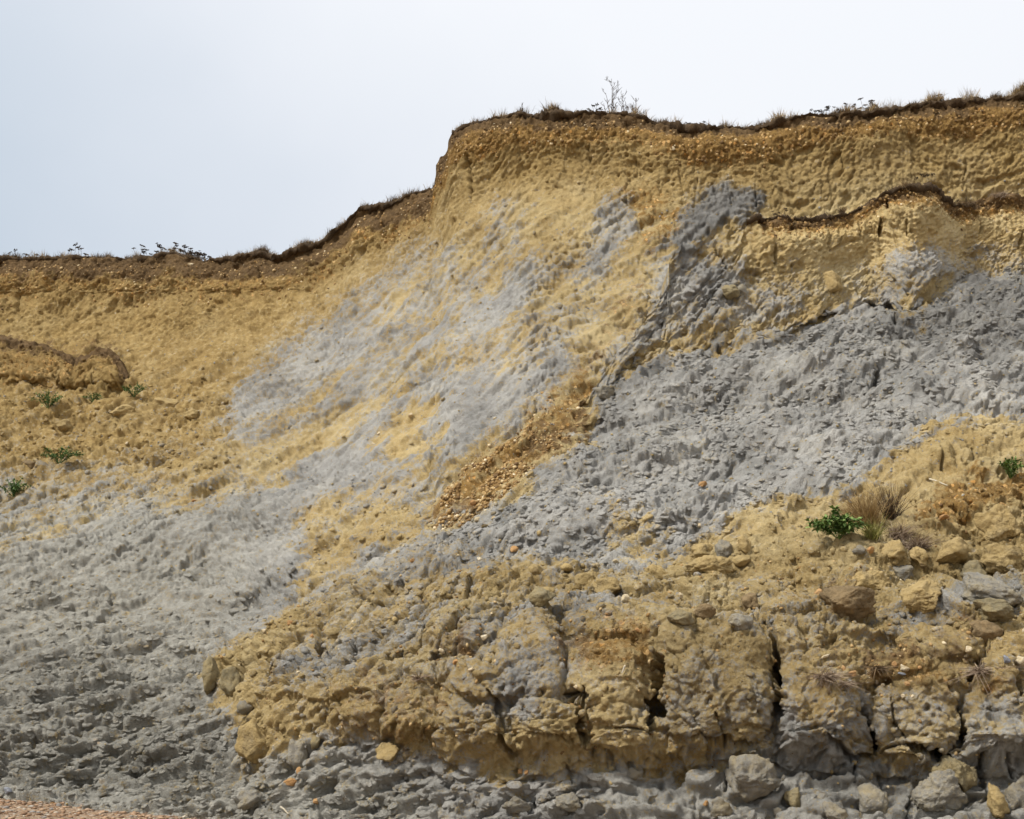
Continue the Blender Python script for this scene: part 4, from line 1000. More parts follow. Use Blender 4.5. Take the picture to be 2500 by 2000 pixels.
# ------------------------------------------------------------------ clods that can be told apart
CLODS = [  # px, py, w, h, clay, label
 (2127, 1427, 100, 66, 'y', 'cracked yellow clay boulder leaning left above the brown lump', .35),
 (2257, 1457, 112, 84, 'y', 'cracked yellow clay boulder left of the big grey lump', .45),
 (2052, 1481, 128, 74, 'b', 'large brown soil lump in front of two cracked yellow boulders', .5),
 (2197, 1400, 72, 56, 'g', 'grey clay rock between the cracked yellow boulders', .6),
 (2314, 1350, 76, 64, 'y', 'rounded yellow clay clod below the round dead tuft', .2),
 (2176, 1349, 70, 46, 'y', 'lumpy yellow clay clod below the tall tan grass', .3),
 (2239, 1360, 52, 42, 'y', 'small yellow clay clod between two bigger yellow clods under the tuft', .3),
 (2425, 1290, 104, 100, 'y', 'tall cracked yellow clay boulder near the right edge', .5),
 (2452, 1368, 104, 80, 'y', 'cracked yellow clay boulder cut by the right edge', .45),
 (2390, 1456, 150, 84, 'g', 'big pale grey clay lump near the right edge', .3),
 (2378, 1396, 62, 50, 'o', 'olive clay clod behind the big pale grey lump', .4),
 (2410, 1492, 110, 50, 'o', 'dark olive clay lump in front of the big pale grey lump', .3),
 (2399, 1543, 84, 48, 'b', 'brown soil clod at the top of the bank near the right edge', .5),
 (2097, 1342, 34, 20, 'g', 'small grey clay clod beside the round orange flint', .4),
 (1719, 1348, 56, 42, 'y', 'yellow clay clod perched on the edge of the grey slope', .3),
 (1730, 1390, 96, 50, 'y', 'wide cracked yellow clay clod below the grey slope', .4),
 (1818, 1334, 42, 50, 'y', 'upright yellow clay clod right of the grey shaly chunk', .3),
 (1812, 1367, 40, 30, 'y', 'small yellow clod below the upright yellow clod', .3),
 (1770, 1348, 48, 46, 'g', 'grey shaly clay chunk between yellow clods', .8),
 (1600, 1404, 64, 40, 'y', 'humped yellow clay clod alone below the grey slope', .3),
 (1434, 1420, 52, 46, 'y', 'round yellow clay clod beside a dark hollow', .2),
 (1496, 1437, 84, 46, 'y', 'low wide yellow clay hump above the pale flint', .2),
 (1671, 1511, 62, 40, 'o', 'dark olive clay clod left of the brown crusty clod', .3),
 (1728, 1497, 52, 44, 'b', 'brown crusty clod on the middle of the bank top', .7),
 (1826, 1472, 54, 40, 'b', 'brown soil hump left of the large brown lump', .3),
 (1806, 1520, 60, 38, 'g', 'pale grey clay clod above the deep vertical fissure', .3),
 (1315, 1391, 38, 28, 'y', 'small yellow clod left of the pair on the bank crest', .3),
 (1392, 1389, 34, 28, 'y', 'small yellow clod right of its twin on the bank crest', .3),
 (1333, 1458, 56, 50, 'o', 'olive clay hump on the left half of the bank top', .2),
 (1345, 1440, 30, 20, 'y', 'small yellow clod beside the olive hump', .2),
 (583, 1668, 50, 76, 'o', 'egg shaped clay clod standing at the left tip of the bank', .0),
 (540, 1650, 46, 80, 'o', 'tall clay lobe at the very left tip of the bank', .0),
 (615, 1724, 36, 32, 'g', 'dark grey ball of clay below the egg shaped clod', .0),
 (667, 1806, 86, 92, 'y', 'ochre clay hump at the lower left end of the bank', .1),
 (750, 1842, 54, 60, 'g', 'grey clay lump beside the ochre hump', .4),
 (793, 1814, 30, 30, 'o', 'small olive lump above the grey lump at the bank foot', .3),
 (962, 1838, 60, 56, 'y', 'yellow clay lump at the middle of the bank foot', .4),
 (640, 1957, 66, 40, 'g', 'smooth grey clay slab on the flaky slope near the bottom', .5),
 (2341, 1884, 104, 92, 'o', 'pointed olive grey block under the bank at right', .95),
 (2293, 1944, 132, 90, 'g', 'broken grey clay block below the pointed block', .9),
 (1822, 1912, 130, 112, 'g', 'big grey clay block left of the small rubble at the bottom', .8),
 (2119, 1972, 80, 86, 'g', 'grey pyramid shaped clod at the bottom edge', .85),
 (2428, 1957, 58, 82, 'y', 'ochre clod squeezed between two grey blocks at bottom right', .7),
 (2481, 1948, 66, 92, 'g', 'grey block in the bottom right corner', .8),
 (1938, 1952, 52, 56, 'o', 'olive rubble clod with an ochre stain at the bottom', .8),
 (1900, 1980, 26, 22, 'g', 'little grey rubble clod at the bottom edge', .8),
 (2007, 1944, 32, 24, 'g', 'small pale grey clod alone in the dark hollow', .6),
 (2014, 1988, 62, 38, 'g', 'grey clod cut by the bottom edge left of the pyramid clod', .8),
 (1767, 1976, 52, 50, 'g', 'grey clod cut by the bottom edge below the big block', .7),
 (1390, 1960, 70, 40, 'g', 'dark grey clay lump at the bottom beside the cracked plates', .6),
 (1262, 1975, 64, 40, 'g', 'dark grey clay lump left of its neighbour at the bottom', .6),
 (1545, 1885, 40, 34, 'g', 'pale grey clod where the cracked plates meet the bank', .5),
 (2036, 690, 58, 54, 'y', 'lone yellow clay boulder resting on the slumped ledge', .6),
 (1772, 716, 44, 34, 'o', 'square cut clay block on the grey slump', 1.0),
 (1808, 712, 40, 40, 'g', 'dark grey block beside the square cut block', .9),
 (1475, 956, 52, 40, 'g', 'grey clay knob at the tip of the slump by a dark slot', .5),
 (470, 1010, 46, 26, 'y', 'yellow clod on the rubble of the left slope', .4),
 (300, 1005, 56, 30, 'y', 'yellow clay hump right of the left green plants', .4),
 (150, 1040, 44, 30, 'y', 'pointed yellow clod between the left green plants', .6),
 (395, 985, 60, 30, 'y', 'wide yellow clod below the ferny plant on the left', .4),
 (75, 1132, 40, 24, 'b', 'brown soil clod near the lowest left green plant', .5),
]
for i, (px, py, w, h, m, lab, ang) in enumerate(CLODS):
    gcat = 'block' if 'block' in lab else 'clod'
    place('clay_clod', px, py, w, h, m, lab, gcat, 'clay clods on the slump', seed=100 + i, sub=5 if max(w, h) > 95 else (4 if max(w, h) > 40 else 3), angular=ang,
          cracks=(.75 if m == 'y' else .45), rough=.12 + .05 * ang, sink=.36)

FLINTS = [
 (1538, 1466, 26, 18, 'w', 'large pale flint on bare clay below the yellow hump'),
 (1665, 1454, 12, 15, 'w', 'small pale flint in a clay pocket right of the large pale flint'),
 (1708, 1279, 13, 10, 'w', 'white pebble on the grey slope'),
 (1716, 1180, 20, 14, 'r', 'orange stone stuck in the grey slope'),
 (1499, 1368, 15, 11, 'w', 'pale pebble at the lower edge of the grey slope'),
 (2121, 1341, 20, 16, 'r', 'round orange flint beside a small grey clod'),
 (1995, 1445, 21, 20, 'r', 'orange and white flint left of the brown lump'),
 (2293, 1264, 30, 13, 'r', 'long orange flint right of the grass tufts'),
 (2476, 1462, 14, 12, 's', 'bluish pebble on the big pale grey lump'),
 (2492, 1538, 18, 17, 'w', 'pale yellow flint at the right edge'),
 (1206, 1553, 26, 17, 'w', 'oval white flint on the left part of the bank'),
 (1112, 1591, 21, 9, 'w', 'flat pale flint left of the reddish clod'),
 (1213, 1630, 19, 10, 'w', 'flat pale flint beside the reddish clod'),
 (1168, 1612, 12, 14, 'r', 'square brown flint on the reddish clod'),
 (1570, 1534, 12, 10, 'r', 'small orange flint in the middle of the bank'),
 (1608, 1664, 11, 12, 'w', 'small pale flint beside the dark cave in the bank'),
 (1278, 1882, 16, 13, 'r', 'left one of two bright orange flints under the bank'),
 (1292, 1879, 14, 11, 'r', 'right one of two bright orange flints under the bank'),
 (1420, 1673, 14, 9, 'w', 'pale flint in the gravelly brown bank'),
 (1723, 1964, 13, 12, 'r', 'orange flint in the brown crumbs at the bottom'),
 (2192, 1631, 28, 14, 'w', 'long white flint in the soil of the bank'),
 (2061, 1644, 24, 17, 'r', 'pinkish orange flint beside the dead root tuft'),
 (2043, 1630, 11, 15, 'r', 'small brown flint left of the pinkish flint'),
 (2171, 1617, 14, 15, 'r', 'rust brown flint above the long white flint'),
 (2199, 1666, 14, 13, 'r', 'pink flint below the long white flint'),
 (2190, 1648, 22, 9, 's', 'dark grey flat flint below the long white flint'),
 (2345, 1581, 18, 17, 'w', 'white knobbly flint on the right of the bank top'),
 (2004, 1598, 22, 9, 'w', 'pale flat flint on the bank rim'),
 (2227, 1633, 11, 9, 'r', 'small orange flint right of the long white flint'),
 (2458, 1609, 34, 22, 'w', 'big yellowish flint near the right edge of the bank'),
 (2421, 1606, 20, 18, 's', 'blue grey flint left of the big yellowish flint'),
 (2147, 1668, 10, 9, 'w', 'tiny white flint below the soil of the bank'),
 (2190, 1697, 12, 11, 'w', 'left one of two pale flints set in the bank face'),
 (2211, 1696, 11, 11, 'w', 'right one of two pale flints set in the bank face'),
 (2098, 1953, 14, 18, 'r', 'brown orange flint above the grey pyramid clod'),
 (2166, 1927, 8, 8, 'w', 'tiny white flint in the grey hollow'),
 (737, 1908, 36, 17, 'r', 'large salmon flint on grey flakes at the bank foot'),
 (757, 1890, 17, 20, 'r', 'ochre stone leaning on the large salmon flint'),
 (785, 1958, 17, 13, 'r', 'small ochre stone below the large salmon flint'),
 (660, 1546, 24, 12, 'w', 'white shards on the crest of the left bank'),
 (775, 1550, 12, 14, 'r', 'rusty flint on the ribbed clay'),
 (766, 1638, 11, 9, 'w', 'pale flint on the ribbed clay'),
 (730, 1523, 18, 12, 'r', 'flat rusty flint at the top of the ribbed clay'),
 (1207, 1018, 11, 10, 'w', 'lone pale pebble above the gravel fan'),
 (1162, 1264, 20, 13, 'w', 'pale flint at the foot of the gravel fan'),
 (1156, 1227, 20, 17, 'r', 'orange flint at the right side of the dark soil heap'),
 (1201, 1262, 15, 11, 'w', 'pale flint right of the gravel fan foot'),
 (1256, 1339, 22, 16, 'r', 'yellow brown stone under the gravel fan'),
 (1174, 1363, 13, 11, 'w', 'white flint on the yellow crumbs below the gravel fan'),
 (1030, 1367, 13, 12, 'r', 'yellow stone left of the white flint'),
 (1011, 1015, 14, 10, 'w', 'pale stone at the top of the yellow mound'),
 (939, 1055, 13, 7, 'w', 'upper of two pale chips on the smooth grey clay'),
 (920, 1081, 12, 7, 'w', 'lower of two pale chips on the smooth grey clay'),
 (1643, 363, 9, 10, 'w', 'pale flint in the gravel under the turf'),
 (1716, 1000, 14, 8, 'w', 'pale chip on the wide grey slope'),
 (308, 1081, 8, 8, 'w', 'white pebble on the left rubble'),
 (466, 642, 12, 8, 'w', 'white flint under the turf hump on the left'),
 (472, 1220, 18, 10, 'r', 'orange stone on the left grey slope'),
 (258, 1992, 26, 14, 's', 'grey white stone at the bottom edge of the shingle'),
 (20, 1930, 22, 16, 's', 'grey pebble at the left end of the shingle'),
 (120, 1962, 30, 8, 'r', 'flat brown stone on the shingle'),
]
for i, (px, py, w, h, m, lab) in enumerate(FLINTS):
    place('flint', px, py, w, h, m, lab, 'flint' if 'flint' in lab else 'stone', 'loose flints and stones', seed=400 + i, sub=3, angular=.8, cracks=0, rough=.05, sink=.28, tilt=.6)

# ------------------------------------------------------------------ scattered small pieces, by kind of ground
def piece_shapes(kind, n=10):
    outp = []
    for k in range(n):
        rg = np.random.default_rng(900 + k + 50 * len(kind))
        if kind == 'flake':
            m = 6
            ang = np.linspace(0, 2 * np.pi, m, endpoint=False) + rg.normal(0, .18, m)
            r = rg.uniform(.7, 1.1, m)
            ring = np.stack([np.cos(ang) * r, np.sin(ang) * r * .55], -1)
            vv = [np.c_[ring, np.full(m, -.2)], np.c_[ring * .97, np.full(m, .05) + rg.normal(0, .03, m)], np.c_[ring * .8, np.full(m, .09) + rg.normal(0, .03, m)]]
            vv = np.concatenate(vv + [np.array([[0, 0, .09]])])
            ff = []
            for a in range(2):
                for q in range(m):
                    i0, i1 = a * m + q, a * m + (q + 1) % m
                    ff += [(i0, i1, i1 + m), (i0, i1 + m, i0 + m)]
            for q in range(m): ff.append((2 * m + q, 2 * m + (q + 1) % m, 3 * m))
            outp.append((vv, np.array(ff)))
        else:
            v0, f0 = ICO[1]
            vv = v0.copy()
            for _ in range(4):
                nn = rg.normal(0, 1, 3); nn /= np.linalg.norm(nn); dc = rg.uniform(.45, .8)
                d_ = vv @ nn; vv -= np.where(d_ > dc, (d_ - dc) * .95, 0)[:, None] * nn
            vv *= 1 + rg.normal(0, .07 if kind == 'crumb' else .03, (len(vv), 1))
            vv *= np.array([1, rg.uniform(.6, .95), rg.uniform(.45, .8)])
            outp.append((vv, f0))
    return outp

def scatter(name, kind, R_, weight, count, smin, smax, seed, mat, sink=.15, align=.8, dip=None, grey_jit=.12, power=2.2, label=None, cat=None, recolor=False):
    rg = np.random.default_rng(seed)
    Pg = R_['P']; Ng = SURF[[q[0] is R_ for q in SURF].index(True)][5]
    # area in view terms, so that pieces follow the ground and not the mesh
    ar = np.linalg.norm(np.cross(np.gradient(Pg, axis=1), np.gradient(Pg, axis=0)), axis=-1)
    ar = np.minimum(ar, np.percentile(ar, 97))
    inview = (R_['U'] > -30) & (R_['U'] < 2530) & (R_['V'] < 2030)
    w = (weight * ar * inview).ravel()
    w = np.clip(w, 0, None); cdf = np.cumsum(w); cdf /= cdf[-1]
    ids = np.searchsorted(cdf, rg.random(count))
    pos = Pg.reshape(-1, 3)[ids]; nr = Ng.reshape(-1, 3)[ids]
    nr = nr * align + np.array([0, -.2, 1.0]) * (1 - align) + rg.normal(0, .22, nr.shape)
    if dip is not None: nr = nr + np.array(dip)
    nr /= np.linalg.norm(nr, axis=1, keepdims=True)
    ref = np.array([1.0, 0.15, -.15]) if kind == 'flake' else rg.normal(0, 1, (count, 3))
    tx = ref - (nr * ref).sum(1, keepdims=True) * nr
    if kind == 'flake': tx = tx + rg.normal(0, .3, tx.shape); tx = tx - (nr * tx).sum(1, keepdims=True) * nr
    tx /= np.linalg.norm(tx, axis=1, keepdims=True)
    ty = np.cross(nr, tx)
    sz = smin + (smax - smin) * rg.random(count) ** power
    shp = piece_shapes(kind)
    VV, FF, GG, TT = [], [], [], []; base = 0
    which = rg.integers(0, len(shp), count)
    geo_ = np.stack([R_['G'], R_['SO'], R_['GR'], np.ones_like(R_['G'])], -1).reshape(-1, 4)[ids].copy()
    ton_ = np.stack([R_['OL'], R_['TN'], R_['OC'], np.ones_like(R_['G'])], -1).reshape(-1, 4)[ids].copy()
    ton_[:, 1] += rg.normal(0.0, grey_jit * .4, count)
    geo_[:, 0] = np.clip(geo_[:, 0] + rg.normal(0, grey_jit, count), 0, 1)
    if recolor: geo_[:, 0] = (rg.random(count) > np.clip(geo_[:, 0], .15, .85)) * 1.0; ton_[:, 1] = rg.normal(.5, .05, count); geo_[:, 1:3] *= .4
    for k, (vv, ff) in enumerate(shp):
        m = np.nonzero(which == k)[0]
        if len(m) == 0: continue
        s_ = sz[m][:, None, None]
        loc = vv[None] * s_
        wv = pos[m][:, None, :] + nr[m][:, None, :] * (sz[m] * (-sink + .25))[:, None, None] + loc[..., :1] * tx[m][:, None, :] + loc[..., 1:2] * ty[m][:, None, :] + loc[..., 2:3] * nr[m][:, None, :]
        nv = len(vv)
        FF.append((ff[None] + (np.arange(len(m)) * nv)[:, None, None] + base).reshape(-1, 3))
        VV.append(wv.reshape(-1, 3)); base += len(m) * nv
        GG.append(np.repeat(geo_[m], nv, 0)); TT.append(np.repeat(ton_[m], nv, 0))
    me_ = mesh_np(name, np.concatenate(VV), np.concatenate(FF), 3)
    set_attr(me_, 'geo', np.concatenate(GG)); set_attr(me_, 'tone', np.concatenate(TT))
    o = link(name, me_, mat)
    tag(o, label, cat, kind='stuff')
    return o

def pm(m, R_): return samp(m, R_['U'], R_['V'])
dA = A['V'] - np.repeat(BV[None, :], A['V'].shape[0], 0)
bkA = pm(P_BANK, A)
scatter('clay_flakes', 'flake', A, pm(P_FLAKE, A) * (1 - bkA) * (A['V'] > 1380) * (0.3 + sstep(1400, 1800, A['V'])), 7500, .012, .09, 1, MAT_CLIFF, .27, .95, (.1, -.08, 0), .04, 2.6,
        label='grey clay flakes shingled over the lower left slope', cat='clay flakes')
scatter('shaly_chips', 'flake', A, (pm(P_CRUMB, A) * (1 - np.clip(A['GR'], 0, 1))) * np.clip(.5 + 2.2 * fbm(A['S'] / 1.2, A['T'] / .8, 3, 152), .08, 2), 8500, .012, .085, 2, MAT_CLIFF, .18, .8, None, .06, 2.6,
        label='fine grey shaly chips over the wide right slope', cat='clay chips')
scatter('clay_crumbs', 'crumb', A, bkA * (0.35 + sstep(1650, 1450, A['V'])) + .4 * sstep(1180, 1300, A['V']) * sstep(500, 800, A['U']) * (A['V'] < 1800), 5200, .01, .065, 3, MAT_CLIFF, .3, .9, None, .15, 3.2,
        label='clay crumbs strewn over the slumped bank', cat='clay crumbs')
left_rub = sstep(620, 480, A['U']) * sstep(860, 930, A['V']) * sstep(1330, 1180, A['V'])
mid_rub = sstep(700, 900, A['U']) * sstep(1150, 1230, A['V']) * sstep(1440, 1360, A['V']) * (A['U'] < 1700)
scatter('slope_rubble', 'crumb', A, left_rub + mid_rub + .06 * (dA > 150), 4200, .01, .075, 4, MAT_CLIFF, .3, .9, None, .2, 3.4,
        label='loose clay rubble on the open slope', cat='rubble')
M_GRAVEL = NB('gravel_flint')
ga = M_GRAVEL.n('ShaderNodeAttribute'); ga.attribute_name = 'tone'
gs = M_GRAVEL.n('ShaderNodeSeparateColor'); M_GRAVEL.l(ga.outputs['Color'], gs.inputs[0])
gp = M_GRAVEL.n('ShaderNodeNewGeometry').outputs['Random Per Island']
gc = M_GRAVEL.ramp(gp, [(0.0, lin(96, 74, 48)), (0.5, lin(136, 107, 64)), (0.8, lin(160, 130, 84)), (0.95, lin(190, 166, 122)), (1.0, lin(212, 198, 166))])
M_GRAVEL.l(gc, M_GRAVEL.p.inputs['Base Color']); M_GRAVEL.p.inputs['Roughness'].default_value = .8
M_GRAVEL = M_GRAVEL.m
fan = samp(polymask([[(1215, 800), (1234, 835), (1222, 880), (1196, 925), (1150, 955), (1120, 985), (1070, 1030), (1010, 1075), (920, 1100), (885, 1080), (940, 1020), (1000, 970), (1080, 905), (1150, 835), (1190, 800)]], 3), A['U'], A['V'])
scatter('gravel_fan_stones', 'stone', A, fan ** 2 * (0.12 + sstep(1000, 1200, A['V'])) * np.clip(.3 + 2.4 * fbm(A['S'] / .5, A['T'] / .4, 3, 150), 0, 2), 3800, .006, .048, 5, M_GRAVEL, .25, .8, None, .1, 3.0, label='orange gravel stones spilled in a fan down the slope', cat='gravel')
scatter('gravel_band_stones', 'stone', A, np.clip(A['GR'] + .15 * A['SO'], 0, 1) * (dA < 150) * (dA > 22), 3400, .012, .05, 6, M_GRAVEL, .45, 1.0, None, .1, 3.0, label='flint gravel set in the band below the turf', cat='gravel')
scatter('ledge_gravel_stones', 'stone', B, np.clip(B['GR'] + .3 * B['SO'], 0, 1) * (B['U'] > 1800), 1500, .012, .045, 7, M_GRAVEL, .45, 1.0, None, .1, 3.0, label='flint gravel set in the slumped ledge', cat='gravel')
scatter('bank_gravel_stones', 'stone', A, bkA * (.12 + np.clip(A['GR'] + A['SO'], 0, 1)), 1500, .01, .036, 8, M_GRAVEL, .35, .9, None, .1, 3.0, label='small flints scattered through the slumped bank', cat='gravel')
scatter('ledge_chips', 'flake', B, B['G'] + .15, 1600, .018, .07, 9, MAT_CLIFF, .25, .8, None, .1, label='grey clay chips on the slumped ledge', cat='clay chips')
scatter('wash_crumbs', 'crumb', A, sstep(150, 260, dA) * (1 - bkA) * (1 - .6 * pm(P_FLAKE, A)) * np.clip(.4 + 1.6 * fbm(A['S'] / .8, A['T'] / .6, 3, 151), .05, 2), 7000, .006, .034, 12, MAT_CLIFF, .3, .9, None, .3, 3.0, label='fine yellow and grey crumbs washed over the open slope', cat='clay crumbs', recolor=True)
scatter('mound_crumbs', 'crumb', C, np.ones_like(C['G']), 700, .012, .07, 10, MAT_CLIFF, .25, .8, None, .15, 2.6, label='soil crumbs on the small slumped mound at left', cat='soil crumbs')

#@@NEXT
# ------------------------------------------------------------------ turf along the brinks
def turf_mat():
    b = NB('turf')
    tc_ = b.n('ShaderNodeTexCoord').outputs['Object']
    mp_ = b.n('ShaderNodeMapping'); mp_.inputs['Scale'].default_value = (1, 1, .35); b.l(tc_, mp_.inputs['Vector'])
    n1 = b.noise(tc_, 5, 5, .6); n2 = b.noise(mp_.outputs[0], 60, 4, .7)
    c = b.ramp(n1, [(0.3, lin(46, 36, 25)), (0.55, lin(68, 53, 36)), (0.75, lin(92, 74, 50))])
    c = b.mix(b.ramp(n2, [(0.45, (0, 0, 0, 1)), (0.7, (.7, .7, .7, 1))]), c, lin(104, 84, 58))
    b.l(c, b.p.inputs['Base Color']); b.l(b.bump(n2, .8, .03), b.p.inputs['Normal'])
    return b.m
M_TURF = turf_mat()

def turf_strip(name, edge, thick, seed, lo=None, hi=None):
    """a mat of soil and roots that rolls over the brink"""
    e_ = edge.copy().astype(float)
    for k in (1, 2): e_[:, k] = blur(np.repeat(e_[None, :, k], 3, 0), 2, 1)[1]
    prof = np.array([(.03, -1.15), (-.04, -.85), (-.07, -.35), (-.05, .02), (-.01, .22), (.10, .30), (.35, .28), (.8, .2), (1.6, .05)])
    x = e_[:, 0]
    th = thick * (0.35 + 1.2 * sstep(-.35, .45, fbm(x / 1.3, x * 0 + seed, 3, 120 + seed)))
    rows_ = []
    for i, (dy, dz) in enumerate(prof):
        n = fbm(x / 0.22, x * 0 + i * .45 + seed, 3, 130) * .07 + fbm(x / .07, x * 0 + i * .9, 3, 131, .7) * .06
        ragged = fbm(x / .16, x * 0 + 7.7 + i, 3, 133) * .8 if i < 3 else 0
        rows_.append(np.stack([x, e_[:, 1] + dy * (th / thick if i < 4 else 1) - n, e_[:, 2] + dz * th + (ragged * th) + n * .6], -1))
    G_ = np.array(rows_)
    fc = grid_faces(*G_.shape[:2])
    m = mesh_np(name, G_.reshape(-1, 3), fc, 4)
    return tag(link(name, m, M_TURF), kind='structure'), G_

inA = (ucols > -260) & (ucols < 2760)
kill = (ucols > 1056) & (ucols < 1100)
edgeA = A['P'][-1]
tL, gL = turf_strip('turf', edgeA[inA & (ucols <= 1057)], .105, 1)
tR, gR = turf_strip('turf', edgeA[inA & (ucols >= 1100)], .10, 2)
selB = (B['uc'] > 1824) & (B['uc'] < 2345)
tB, gB = turf_strip('turf', B['top'][selB], .085, 3)
selB2 = (B['uc'] > 2370) & (B['uc'] < 2420)

# ------------------------------------------------------------------ grasses
def grass_mat(name, a, b_, c):
    b = NB(name)
    gp_ = b.n('ShaderNodeNewGeometry').outputs['Random Per Island']
    b.l(b.ramp(gp_, [(0.0, a), (0.5, b_), (1.0, c)]), b.p.inputs['Base Color'])
    b.p.inputs['Roughness'].default_value = .7
    return b.m
M_DRY = grass_mat('dry_grass', lin(104, 84, 58), lin(142, 120, 84), lin(184, 160, 118))
M_DARK = grass_mat('dark_dry_grass', lin(62, 50, 36), lin(92, 74, 52), lin(136, 112, 80))
M_TAN = grass_mat('tan_grass', lin(116, 92, 58), lin(150, 124, 82), lin(182, 158, 110))
M_GREENG = grass_mat('green_grass', lin(88, 96, 44), lin(130, 128, 66), lin(168, 156, 96))
M_ROOT = grass_mat('dead_root', lin(96, 80, 66), lin(138, 118, 98), lin(176, 158, 134))
M_LEAF = grass_mat('green_leaf', lin(60, 86, 38), lin(92, 118, 56), lin(130, 148, 82))
M_LEAFD = grass_mat('far_green_leaf', lin(52, 78, 38), lin(80, 106, 54), lin(110, 132, 74))
M_STEM = grass_mat('dry_stem', lin(52, 42, 32), lin(70, 56, 40), lin(92, 72, 50))
M_HEAD = grass_mat('seed_head', lin(44, 36, 30), lin(62, 50, 38), lin(86, 70, 52))

def blades(base, direc, length, width, bend, rg, seg=3):
    """flat tapering blades; arrays of roots and unit directions"""
    n = len(base)
    side = np.cross(direc, rg.normal(0, 1, (n, 3))); side /= np.linalg.norm(side, axis=1, keepdims=True)
    bdir = rg.normal(0, 1, (n, 3)); bdir[:, 2] = -np.abs(bdir[:, 2]) * .7 ; bdir /= np.linalg.norm(bdir, axis=1, keepdims=True)
    VV = []
    for k in range(seg):
        t_ = k / seg
        p = base + direc * (length * t_)[:, None] + bdir * (bend * length * t_ * t_)[:, None]
        w_ = (width * (1 - .75 * t_))[:, None]
        VV += [p - side * w_, p + side * w_]
    VV.append(base + direc * length[:, None] + bdir * (bend * length)[:, None])
    VV = np.stack(VV, 1)
    nv = VV.shape[1]
    ff = []
    for k in range(seg - 1):
        a = 2 * k
        ff += [(a, a + 1, a + 3), (a, a + 3, a + 2)]
    a = 2 * (seg - 1); ff.append((a, a + 1, a + 2))
    ff = np.array(ff)
    return VV.reshape(-1, 3), (ff[None] + (np.arange(n) * nv)[:, None, None]).reshape(-1, 3)

def fringe(name, G_, dens, hlo, hhi, seed, mat, label, ulo=None, uhi=None, lean=.35, row=5):
    rg = np.random.default_rng(seed)
    line = G_[row]
    x, _, _ = proj(line.astype(f32))
    cl = fbm(line[:, 0] / .55, line[:, 0] * 0 + seed, 3, 140 + seed)
    dx = np.gradient(line[:, 0])
    w = np.abs(dx) * np.clip(.12 + 1.4 * sstep(-.1, .45, cl), 0, 2)
    if ulo is not None: w = w * ((x > ulo) & (x < uhi))
    n = int(dens * np.abs(dx).sum())
    cdf = np.cumsum(w); cdf /= cdf[-1]
    f_ = np.interp(rg.random(n), cdf, np.arange(len(line)))
    i0 = f_.astype(int); fr_ = (f_ - i0)[:, None]; i1 = np.minimum(i0 + 1, len(line) - 1)
    p = line[i0] * (1 - fr_) + line[i1] * fr_
    back_ = rg.random(n) ** 1.5 * .7
    p = p + np.stack([rg.normal(0, .01, n), back_ - .08, -.02 - back_ * .06], -1)
    hh = .8 * (hlo + (hhi - hlo) * rg.random(n) ** 2.2) * (.55 + .9 * sstep(-.2, .5, cl[i0]))
    d = np.stack([rg.normal(.1, lean, n), rg.normal(-.1, lean, n), np.ones(n)], -1); d /= np.linalg.norm(d, axis=1, keepdims=True)
    vv, ff = blades(p, d, hh, np.full(n, .0052), rg.uniform(.05, .6, n), rg)
    return tag(link(name, mesh_np(name, vv, ff, 3), mat), label, 'grass', kind='stuff')

fringe('grass_fringe', gL, 900, .05, .24, 1, M_DARK, 'dark dry grass fringe along the left cliff top')
fringe('grass_fringe', gL, 480, .06, .30, 2, M_DRY, 'pale dry grass blades along the left cliff top')
fringe('grass_fringe', gR, 900, .04, .20, 3, M_DARK, 'dark dry grass fringe along the right cliff top')
fringe('grass_fringe', gR, 850, .06, .30, 4, M_DRY, 'pale dry grass blades along the right cliff top', 1880, 2600)
fringe('grass_fringe', gR, 320, .06, .32, 5, M_DRY, 'thin dry grass blades along the middle cliff top', 1100, 1900)
fringe('grass_fringe', gB, 700, .03, .15, 6, M_DARK, 'dark dead grass along the slumped ledge')

def top_point(px, G_=None):
    """point on the turf above this bearing"""
    best = None
    for g_ in ((G_,) if G_ is not None else (gL, gR)):
        x, y, D = proj(g_[5].astype(f32))
        i = int(np.argmin(np.abs(x - px)))
        if best is None or abs(x[i] - px) < best[0]: best = (abs(x[i] - px), Vector(g_[5][i]), float(D[i]), float(y[i]))
    return best[1], best[2], best[3]

def tube(pts, r0, r1, sides=4):
    pts = [Vector(p) for p in pts]; VV = []; FF = []
    for i, p in enumerate(pts):
        d = (pts[min(i + 1, len(pts) - 1)] - pts[max(i - 1, 0)]).normalized()
        a = d.orthogonal().normalized(); b = d.cross(a)
        r = r0 + (r1 - r0) * i / (len(pts) - 1)
        for k in range(sides):
            t_ = 2 * math.pi * k / sides
            VV.append(p + a * math.cos(t_) * r + b * math.sin(t_) * r)
    for i in range(len(pts) - 1):
        for k in range(sides):
            q = i * sides; k2 = (k + 1) % sides
            FF += [(q + k, q + k2, q + sides + k2), (q + k, q + sides + k2, q + sides + k)]
    return [v_[:] for v_ in VV], FF

def join(parts):
    VV, FF, b = [], [], 0
    for v_, f_ in parts:
        VV += list(v_); FF += [tuple(i + b for i in q) for q in f_]; b += len(v_)
    return np.array(VV), np.array(FF)

